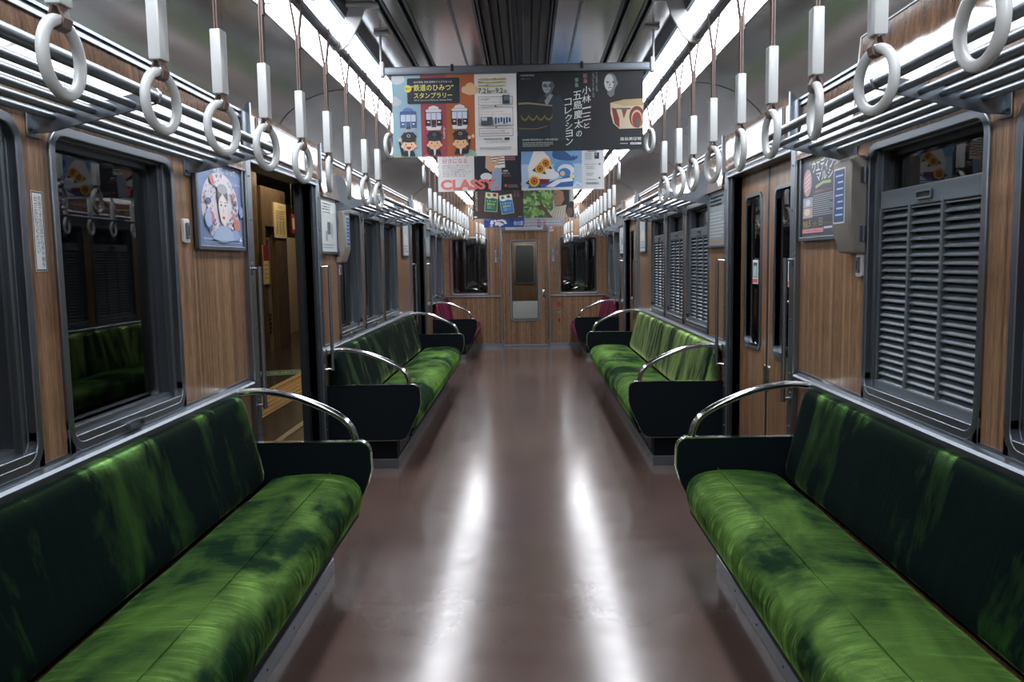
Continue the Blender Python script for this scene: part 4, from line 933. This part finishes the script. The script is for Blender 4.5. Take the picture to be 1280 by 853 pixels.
# ------------------------------------------------------------------ small wall fittings
def wall_box(s, y0, label):
    fl = s > 0; o = (0, y0, 1.35); t = thing('wall_box', label, 'box', (s*W, y0, 1.35))
    q = MB(o, fl); y1 = y0+0.17
    q.prism([(0, 1.345), (0.04, 1.352), (0.068, 1.44), (0.068, 1.685), (0.056, 1.70), (0, 1.70)], 'y', y0, y1, M_taupe); q.build('housing', t, smooth=20, bevel=0.006)
    q = MB(o, fl); q.plate(y0+0.045, y1-0.02, 1.46, 1.665, 0.006, 0.068, 0.0695, 'x', M_whitep); q.plate(y0+0.05, y1-0.025, 1.466, 1.659, 0.004, 0.0695, 0.0702, 'x', ink(hx('24477a')))
    for k in range(7): q.box(0.0702, 0.0705, y0+0.06, y1-0.04-0.01*(k % 3), 1.49+k*0.024, 1.496+k*0.024, ink(hx('a9bcd2')))
    q.build('blue_label', t)
    for z in (1.42, 1.63):
        q = MB(o, fl); q.tube([(0.016, y0-0.003, z-0.028), (0.016, y0-0.003, z+0.028)], 0.005, M_alud, 8); q.box(0.002, 0.03, y0-0.003, y0, z-0.028, z+0.028, M_alud); q.build('hinge', t)
t = thing('equipment_cover', 'glossy wood cover box projecting above the near right luggage rack', 'cover', (W, 0.6, 1.81))
q = MB((0, 0.6, 1.81), True); q.prism([(0.037, 1.81), (0.085, 1.81), (0.0605, 2.095), (0.0535, 2.095), (0.032, 2.07), (0.018, 2.047), (0.018, 2.006), (0.0365, 1.83)], 'y', 0.6, 2.93, M_wood_gloss); q.build('cover', t)
q = MB((0, 0.6, 1.81), True); q.prism([(0.037, 1.808), (0.088, 1.808), (0.063, 2.099), (0.055, 2.099), (0.034, 2.072), (0.019, 2.045), (0.019, 2.006)], 'y', 2.93, 2.937, M_whitep); q.box(0.056, 0.064, 0.6, 2.937, 2.0955, 2.100, M_alu); q.build('edge_trim', t)
wall_box(1, 2.985, 'grey enamel wall box with blue label beside the dark framed poster')
wall_box(-1, 5.52-0.02, 'small grey enamel wall box with blue label on the left wall past the open door')
def small_fitting(s, y, z, label, h=0.09, name='wall_switch', cat='switch'):
    fl = s > 0; o = (0, y, z); t = thing(name, label, cat, (s*W, y, z))
    q = MB(o, fl); q.plate(y-0.027, y+0.027, z-h/2, z+h/2, 0.008, 0, 0.012, 'x', M_whitep); q.build('plate', t, bevel=0.002)
    q = MB(o, fl); q.plate(y-0.014, y+0.014, z-h/3, z+h/3, 0.004, 0.012, 0.02, 'x', M_alu); q.box(0.02, 0.0205, y-0.004, y+0.004, z-h/5, z+h/5, M_rub); q.build('lever', t, bevel=0.002)
small_fitting(-1, 3.07, 1.475, 'small white and steel wall fitting between the near left window and the blue poster')
small_fitting(1, 3.03, 1.305, 'small pale hook fitting under the grey wall box on the right', 0.085, 'wall_hook', 'hook')
small_fitting(-1, 5.58, 1.30, 'tiny pale hook fitting under the left wall box', 0.07, 'wall_hook', 'hook')
# writing on labels stuck to the wall: canonical sheets turned to the wall
def sticker(s, y, z, w, h, col, draw, label, name='wall_sticker', u=0.001):
    p = Sheet(w, h, (0, 0, 100, 100*h/w), col, 0.0008); draw(p, 100*h/w)
    o = p.build(name, loc=(s*(W-u-0.001), y, z)); o.rotation_euler = (0, 0, -s*PI/2); tag(o, label, 'sticker'); return o
def d_notice(p, H): p.frame(3, 3, 97, H-3, 7, '2a3036'); p.vtext('危険ですから窓から手や顔を', 55, 84, 22, H-20, '2a3036'); p.vtext('出さないでください', 20, 46, 22, H*.78, '2a3036')
sticker(-1, 2.147, 1.44, 0.052, 0.212, 'c9ced0', d_notice, 'tall white sticker with vertical writing on the wood between the left windows')
def d_blue(p, H): p.rect(8, 8, 92, H-8, '4a74b0'); p.text('優先座席', 16, H*.3, 84, H*.62, 'c9d8ea')
sticker(1, 3.44, 1.87, 0.10, 0.085, '7f9ccc', d_blue, 'small blue sticker on the wood above the right luggage rack')
def d_rack(p, H): p.poly([(15, H*.8), (30, H*.3), (50, H*.65), (60, H*.8)], '8a8f94'); p.ell(72, H*.55, 10, H*.18, '7a5f60')
sticker(-1, 3.42, 1.89, 0.10, 0.085, 'b4b4b4', d_rack, 'small pale pictogram sticker above the near left luggage rack')
def d_red(p, H): p.text('優先座席', 4, H*.2, 96, H*.8, 'b02a30', 0.02)
sticker(-1, 3.36, 1.80, 0.16, 0.035, 'b9b4b0', d_red, 'narrow sticker with red writing behind the near left rack bars')
def d_door(p, H): p.frame(4, 4, 96, H-4, 6, '9aa2a6'); p.vtext('開くドアにご注意', 25, 75, 14, H-40, 'c9d0d2')
sticker(-1, 3.765, 1.42, 0.038, 0.30, '10181e', d_door, 'black strip with white writing on the near edge of the open left door', u=0.006)

# ------------------------------------------------------------------ the end door and what is round it
t = thing('door_%d' % dn, '', '', (0, YE, 0), kind='structure'); dn += 1
o = (0, YE, 0); q = MB(o)
q.box(-0.355, -0.215, YE+0.004, YE+0.034, 0.03, 1.80, M_wood); q.box(0.20, 0.352, YE+0.004, YE+0.034, 0.03, 1.80, M_wood); q.box(-0.215, 0.20, YE+0.004, YE+0.034, 0.03, 0.43, M_wood); q.box(-0.215, 0.20, YE+0.004, YE+0.034, 1.65, 1.80, M_wood)
lf = q.build('door_leaf', t)
MB(o).ring(-0.237, 0.222, 0.405, 1.672, 0.06, 0.024, YE-0.006, YE+0.038, 'y', M_alu).build('window_trim', lf, smooth=35)
MB(o).ring(-0.216, 0.201, 0.426, 1.651, 0.045, 0.012, YE+0.002, YE+0.036, 'y', M_rub).build('gasket', lf, smooth=35)
MB(o).box(-0.21, 0.195, YE+0.018, YE+0.021, 0.43, 1.65, M_glass).build('pane', lf)
q = MB(o); q.tube([(0.285, YE+0.004, 0.875), (0.285, YE-0.028, 0.865), (0.285, YE-0.028, 0.765), (0.285, YE+0.004, 0.755)], 0.009, M_chrome, 10); q.box(0.265, 0.305, YE-0.002, YE+0.004, 0.74, 0.89, M_chrome, 0.002); q.build('handle', lf, smooth=50)
t = thing('route_sign', 'long pale route sign panel over the end door', 'sign', (0, YE, 1.86))
q = MB((0, YE, 1.86)); q.box(-0.355, 0.355, YE-0.02, YE, 1.825, 1.93, M_alud, 0.003); q.build('frame', t)
p = Sheet(0.58, 0.075, (0, 0, 240, 32), 'b4b9bb'); p.rect(8, 4, 12, 8, '3a4248'); p.text('この車両は禁煙です・携帯電話はマナーモードに', 26, 8, 200, 17, '4a5258'); p.rect(205, 5, 232, 20, '4a5258'); p.lines(60, 22, 200, 1, 8, 3, '6a7276')
p.build('sign_face', t, loc=(-0.008, -0.0225, 0.003))
p = Sheet(0.07, 0.088, (0, 0, 28, 36), 'c9c9c9'); p.rect(2, 2, 26, 24, 'a83038'); p.rect(8, 5, 12, 20, 'd8d8d8'); p.rect(16, 5, 20, 20, 'd8d8d8'); p.text('消火器', 4, 26, 24, 33, 'a83038', 0.01)
tag(p.build('extinguisher_sign', loc=(0.411, YE-0.002, 1.838)), 'small red and white emergency sign right of the end door top', 'sign')
for x, w_ in ((-0.455, 'left'), (0.438, 'right')):
    p = Sheet(0.042, 0.212, (0, 0, 20, 100), '1a3050'); p.frame(1, 1, 19, 99, 1.2, '9aa8b8'); p.vtext('ドアにご注意', 6, 14, 8, 80, 'c9d4e0', 0.02); p.rect(6, 84, 14, 92, 'd8dce2')
    tag(p.build('door_label', loc=(x, YE-0.002, 1.428)), 'narrow dark blue vertical label on the %s of the end door' % w_, 'sign', 'blue labels beside the end door')
t = thing('wall_hatch', 'small hinged wood hatch low on the end wall right of the door', 'hatch', (0.52, YE, 0.05))
q = MB((0.52, YE, 0.05)); q.box(0.425, 0.628, YE-0.006, YE, 0.06, 0.575, M_wood, 0.002); q.build('hatch_door', t)
q = MB((0.52, YE, 0.05)); q.ring(0.42, 0.633, 0.055, 0.58, 0.006, 0.006, YE-0.008, YE, 'y', M_alud, 0.003); q.box(0.42, 0.633, YE-0.010, YE-0.004, 0.572, 0.58, M_alu); q.build('hatch_frame', t)
q = MB((0.52, YE, 0.05)); q.prism([(0.49, 0.552), (0.555, 0.552), (0.54, 0.522), (0.505, 0.522)], 'y', YE-0.013, YE-0.006, M_alu); q.build('latch', t, bevel=0.002)
p = Sheet(0.035, 0.05, (0, 0, 10, 14), '5a2018'); p.text('R', 2, 2, 8, 12, '1a0c0a', 0.03); p.build('mark', t, loc=(0.003, -0.0075, 0.36))
p = Sheet(0.06, 0.065, (0, 0, 10, 11), '5a2a1c'); p.text('U', 1, 1, 9, 10, 'a01820', 0.06); tag(p.build('red_mark', loc=(0.522, YE-0.002, 0.665)), 'small dark red U-shaped mark above the wood hatch', 'sign')

# the gangway and the next car seen through the end door
b = MB(); b.box(-0.6, -0.5, YE+0.06, YE+1.2, -0.05, 2.1, M_rub); b.box(0.5, 0.6, YE+0.06, YE+1.2, -0.05, 2.1, M_rub); b.box(-0.6, 0.6, YE+0.06, YE+1.2, 2.05, 2.1, M_rub)
b.build('wall_gangway', kind='structure')
b = MB(); b.box(-0.6, 0.6, YE+0.06, YE+1.2, -0.05, -0.01, M_alu); b.prism([(-0.5, YE+0.4), (0.5, YE+0.4), (0.5, YE+0.9), (-0.5, YE+0.9)], 'z', -0.01, 0.01, M_alu); b.build('floor_gangway', kind='structure')
t = thing('neighbouring_car_end', 'brown end of the next car with a dark window, seen through the end door glass', 'train car', (0, YE+1.2, 0))
o = (0, YE+1.2, 0)
MB(o).box(-1.4, 1.4, YE+1.2, YE+1.26, 0.0, 2.3, M_marble).build('end_wall', t)
d = MB(o).box(-0.36, 0.36, YE+1.17, YE+1.2, 0.0, 1.85, M_wood_gloss, 0.004).build('door', t)
MB(o).box(-0.16, 0.14, YE+1.166, YE+1.172, 0.98, 1.6, M_rub).build('window_pane', d)
MB(o).ring(-0.185, 0.165, 0.955, 1.625, 0.05, 0.02, YE+1.155, YE+1.172, 'y', M_alu).build('window_trim', d, smooth=35)
MB(o).box(-0.36, 0.36, YE+1.160, YE+1.17, 0.0, 0.66, M_whitep).build('kick_plate', d)
t = thing('gangway_fill_light', 'small unseen fill light added over the gangway between the cars', 'lamp', (0, YE+0.6, 2.05))  # added unseen light that brightens the next car behind the end door
MB((0, YE+0.6, 2.05)).box(-0.15, 0.15, YE+0.5, YE+0.7, 2.02, 2.05, emis('gangway_fill_light_face', (1, 0.95, 0.85), 160), 0.005).build('fill_light_face', t)

# ------------------------------------------------------------------ the station platform on the left, dark tunnel wall on the right
PX = -4.0
b = MB(); b.box(-9, -1.46, -3, 26, -0.35, -0.05, M_plat); b.build('platform_floor', kind='structure')
b = MB()
for x in (-1.50, -1.93): b.box(x-0.06, x, -3, 26, -0.05, -0.044, M_cream)
b.build('platform_edge_tiles', kind='structure')
q = MB((-2.6, 0, -0.05)); q.box(-2.80, -2.40, -3, 24, -0.05, -0.043, M_tact)
q.box(-2.91, -2.83, -3, 24, -0.05, -0.044, M_tact)
for k in range(120):
    y = 4.5+k*0.075
    for j in range(5): x = -2.76+j*0.08; q.prism([(x+0.018*math.cos(a*PI/3), y+0.018*math.sin(a*PI/3)) for a in range(6)], 'z', -0.044, -0.038, M_tact)
tag(q.build('tactile_paving', loc=(-2.6, 0, -0.05)), 'yellow studded tactile paving strip along the station platform', 'tactile paving')
b = MB()
b.box(PX-0.5, PX, -3, 10.6, -0.05, 3.0, M_marble); b.box(PX-0.5, PX-0.05, 10.6, 12.35, -0.05, 3.0, M_marble); b.box(PX-0.5, PX+0.12, 10.5, 10.62, -0.05, 3.0, M_marble)
b.box(PX-0.5, PX, 12.35, 12.5, -0.05, 2.55, M_marble); b.box(PX-0.5, PX, 12.5, 13.02, 1.95, 2.55, M_marble); b.box(PX-0.5, PX, 13.02, 13.6, -0.05, 2.55, M_marble)
b.box(PX-0.7, PX-0.4, 12.4, 13.1, -0.05, 2.5, M_marble)
b.build('wall_station', kind='structure')
b = MB(); b.box(-5.6, -4.85, 15.6, 18.6, -0.05, 1.9, M_cream); b.box(-9, -3.2, 24, 24.1, -0.05, 3.2, M_cream); b.build('wall_station_tiled', kind='structure')
MB().box(-9, -1.8, -3, 26, 3.1, 3.2, M_grille).build('ceiling_station', kind='structure')
t = thing('station_door', 'pale steel station service door with a louvre vent beyond the platform', 'door', (PX, 12.76, -0.05)); o = (PX, 12.76, -0.05)
MB(o).box(PX-0.14, PX-0.10, 12.52, 13.0, -0.05, 1.93, M_taupe).build('leaf', t); MB(o).box(PX-0.098, PX-0.092, 12.60, 12.92, 1.0, 1.75, M_alud).build('glass_panel', t)
q = MB(o)
for k in range(5): q.box(PX-0.099, PX-0.09, 12.62, 12.9, 0.25+k*0.07, 0.285+k*0.07, M_rub)
q.build('vent_louvres', t); q = MB(o); q.tube([(PX-0.09, 12.58, 0.9), (PX-0.05, 12.58, 0.9), (PX-0.05, 12.64, 0.9)], 0.012, M_chrome, 8); q.build('handle', t)
def st_sign(y, z, w, h, col, draw, label, name, x=PX+0.02, box=None):
    p = Sheet(w, h, box or (0, 0, 100, 100*h/w), col, 0.02); draw(p, 100*h/w); o = p.build(name, loc=(x, y, z)); o.rotation_euler = (0, 0, PI/2); tag(o, label, 'sign')
def d_time(p, H): p.text('時刻表', 30, 6, 70, 14, '5a4a38'); p.lines(10, 20, 90, 3, 6, 3, '6a5a48'); p.rect(12, H*.42, 30, H*.46, 'a04038'); p.rect(38, H*.42, 56, H*.46, '3a4a7a'); p.rect(64, H*.42, 82, H*.46, 'a04038'); [p.lines(12+26*k, H*.5, 30+26*k, 12, H*.034, 2, '6a5a48', k) for k in range(3)]
st_sign(13.25, 2.06, 0.62, 0.56, 'c9b98c', d_time, 'cream timetable board on the brown station wall', 'timetable_board')
def d_small(p, H): p.rect(0, 0, 100, H*.4, '6a1c20'); p.lines(12, H*.5, 88, 4, H*.11, 6, '5a4a38')
st_sign(12.42, 1.35, 0.24, 0.6, 'c9b98c', d_small, 'small cream notice with a dark red top on the station wall', 'station_notice')
def d_dir(p, H):
    def arrow(x, y, d): p.poly([(x, y-2), (x+d*10, y-2), (x+d*10, y+2), (x, y+2)], 'c9a23c'); p.poly([(x+d*14, y), (x+d*7, y-6), (x+d*7, y+6)], 'c9a23c')
    arrow(20, 14, -1); p.text('中央改札口', 24, 9, 50, 18, 'a8a48c')
    p.rect(54, 6, 68, 22, 'c9c090'); p.rect(72, 6, 86, 22, 'c9c090'); p.ell(61, 11, 2.5, 2.5, '10161c'); p.rect(58, 14, 64, 21, '10161c'); p.ell(79, 11, 2.5, 2.5, '10161c'); p.poly([(74, 20), (84, 13), (84, 15), (76, 21)], '10161c')
    p.ell(22, 32, 5, 6, 'a8a48c'); p.text('トイレ', 32, 28, 64, 35, '7a7868'); p.rect(18, 42, 28, 53, 'a8a48c'); p.lines(34, 44, 76, 2, 6, 3, '7a7868')
    p.rect(4, 92, 96, 92.8, '4a4c48'); p.poly([(12, 102), (16, 96), (20, 102), (17.5, 102), (17.5, 112), (26, 112), (26, 115), (14.5, 115), (14.5, 102)], 'c9a23c')
    p.rect(28, 98, 42, 116, 'c9c090'); p.poly([(30, 114), (40, 102), (40, 106), (34, 115)], '10161c'); p.text('西改札口', 48, 99, 68, 108, 'a8a48c'); p.rect(72, 98, 84, 116, 'c9c090'); p.rect(75, 102, 81, 112, '10161c'); arrow(86, 107, 1)
    p.ell(28, 126, 5, 6, 'a8a48c'); p.lines(38, 123, 70, 1, 6, 4, '7a7868'); p.rect(26, 140, 36, 154, 'c9c090'); p.text('5', 28, 142, 34, 152, '10161c', 0.02); p.lines(42, 142, 80, 2, 7, 4, '7a7868', 4); p.lines(28, 162, 74, 3, 9, 3, '5a5a50', 6)
    p.rect(4, H-34, 96, H-33, '4a4c48'); p.rect(64, H-26, 84, H-12, 'a8a48c'); p.lines(40, H-20, 58, 2, 6, 3, '7a7868')
st_sign(4.62, 1.27, 0.50, 0.86, '070d13', d_dir, 'tall black station direction board with yellow arrows, seen through the left window', 'direction_board', -2.52, (0, 0, 100, 215))
t = thing('sign_post', 'dark post holding up the black direction board', 'post', (-2.55, 4.62, -0.037))
q = MB((-2.55, 4.62, -0.037)); q.box(-2.575, -2.545, 4.60, 4.64, -0.037, 1.72, M_rub, 0.004); q.build('post', t); q = MB((-2.55, 4.62, -0.037)); q.box(-2.65, -2.45, 4.5, 4.74, -0.037, -0.02, M_rub, 0.004); q.build('foot', t)
def d_exit(p, H): p.rect(15, H*.2, 85, H*.8, 'c9b0a8')
t = thing('hanging_sign', 'small dark red hanging sign at the far end of the platform', 'sign', (-4.3, 15.2, 3.1)); p = Sheet(0.5, 0.35, (0, 0, 100, 70), '7c1c20', 0.02); d_exit(p, 70)
o_ = p.build('sign_face', t, loc=(0, 0, -1.0)); o_.rotation_euler = (0, 0, PI/2)
q = MB()
for dy in (-0.18, 0.18): q.tube([(-0.01, dy, 0.0), (-0.01, dy, -0.83)], 0.008, M_rub, 8)
q.build('hanger', t)
p = Sheet(0.8, 0.5, (0, 0, 100, 62), '1f4a34', 0.003); p.frame(3, 3, 97, 59, 4, '6a9a80'); p.text('乗車位置', 15, 18, 85, 44, '9abca8')
o_ = p.build('floor_marking', loc=(-3.05, 10.35, -0.046)); o_.rotation_euler = (-PI/2, 0, 0.35); tag(o_, 'green and white boarding mark on the platform floor', 'floor marking')
for k, (x, y) in enumerate(((-1.9, 3.4), (-3.3, 9.2), (-3.6, 16.0), (-3.4, 12.6))):
    t = thing('station_light', 'fluorescent lamp under the dark platform ceiling, %s along the platform' % ORD[k], 'light', (x, y, 3.05)); o = (x, y, 3.05)
    MB(o).box(x-0.08, x+0.08, y-0.65, y+0.65, 3.05, 3.10, M_whitep, 0.005).build('housing', t); q = MB(o); q.tube([(x, y-0.6, 3.02), (x, y+0.6, 3.02)], 0.025, M_lamp_st, 10); q.build('tube', t)
b = MB(); b.box(2.4, 2.5, -3, 26, -1, 3.5, M_void); b.build('wall_tunnel', kind='structure')
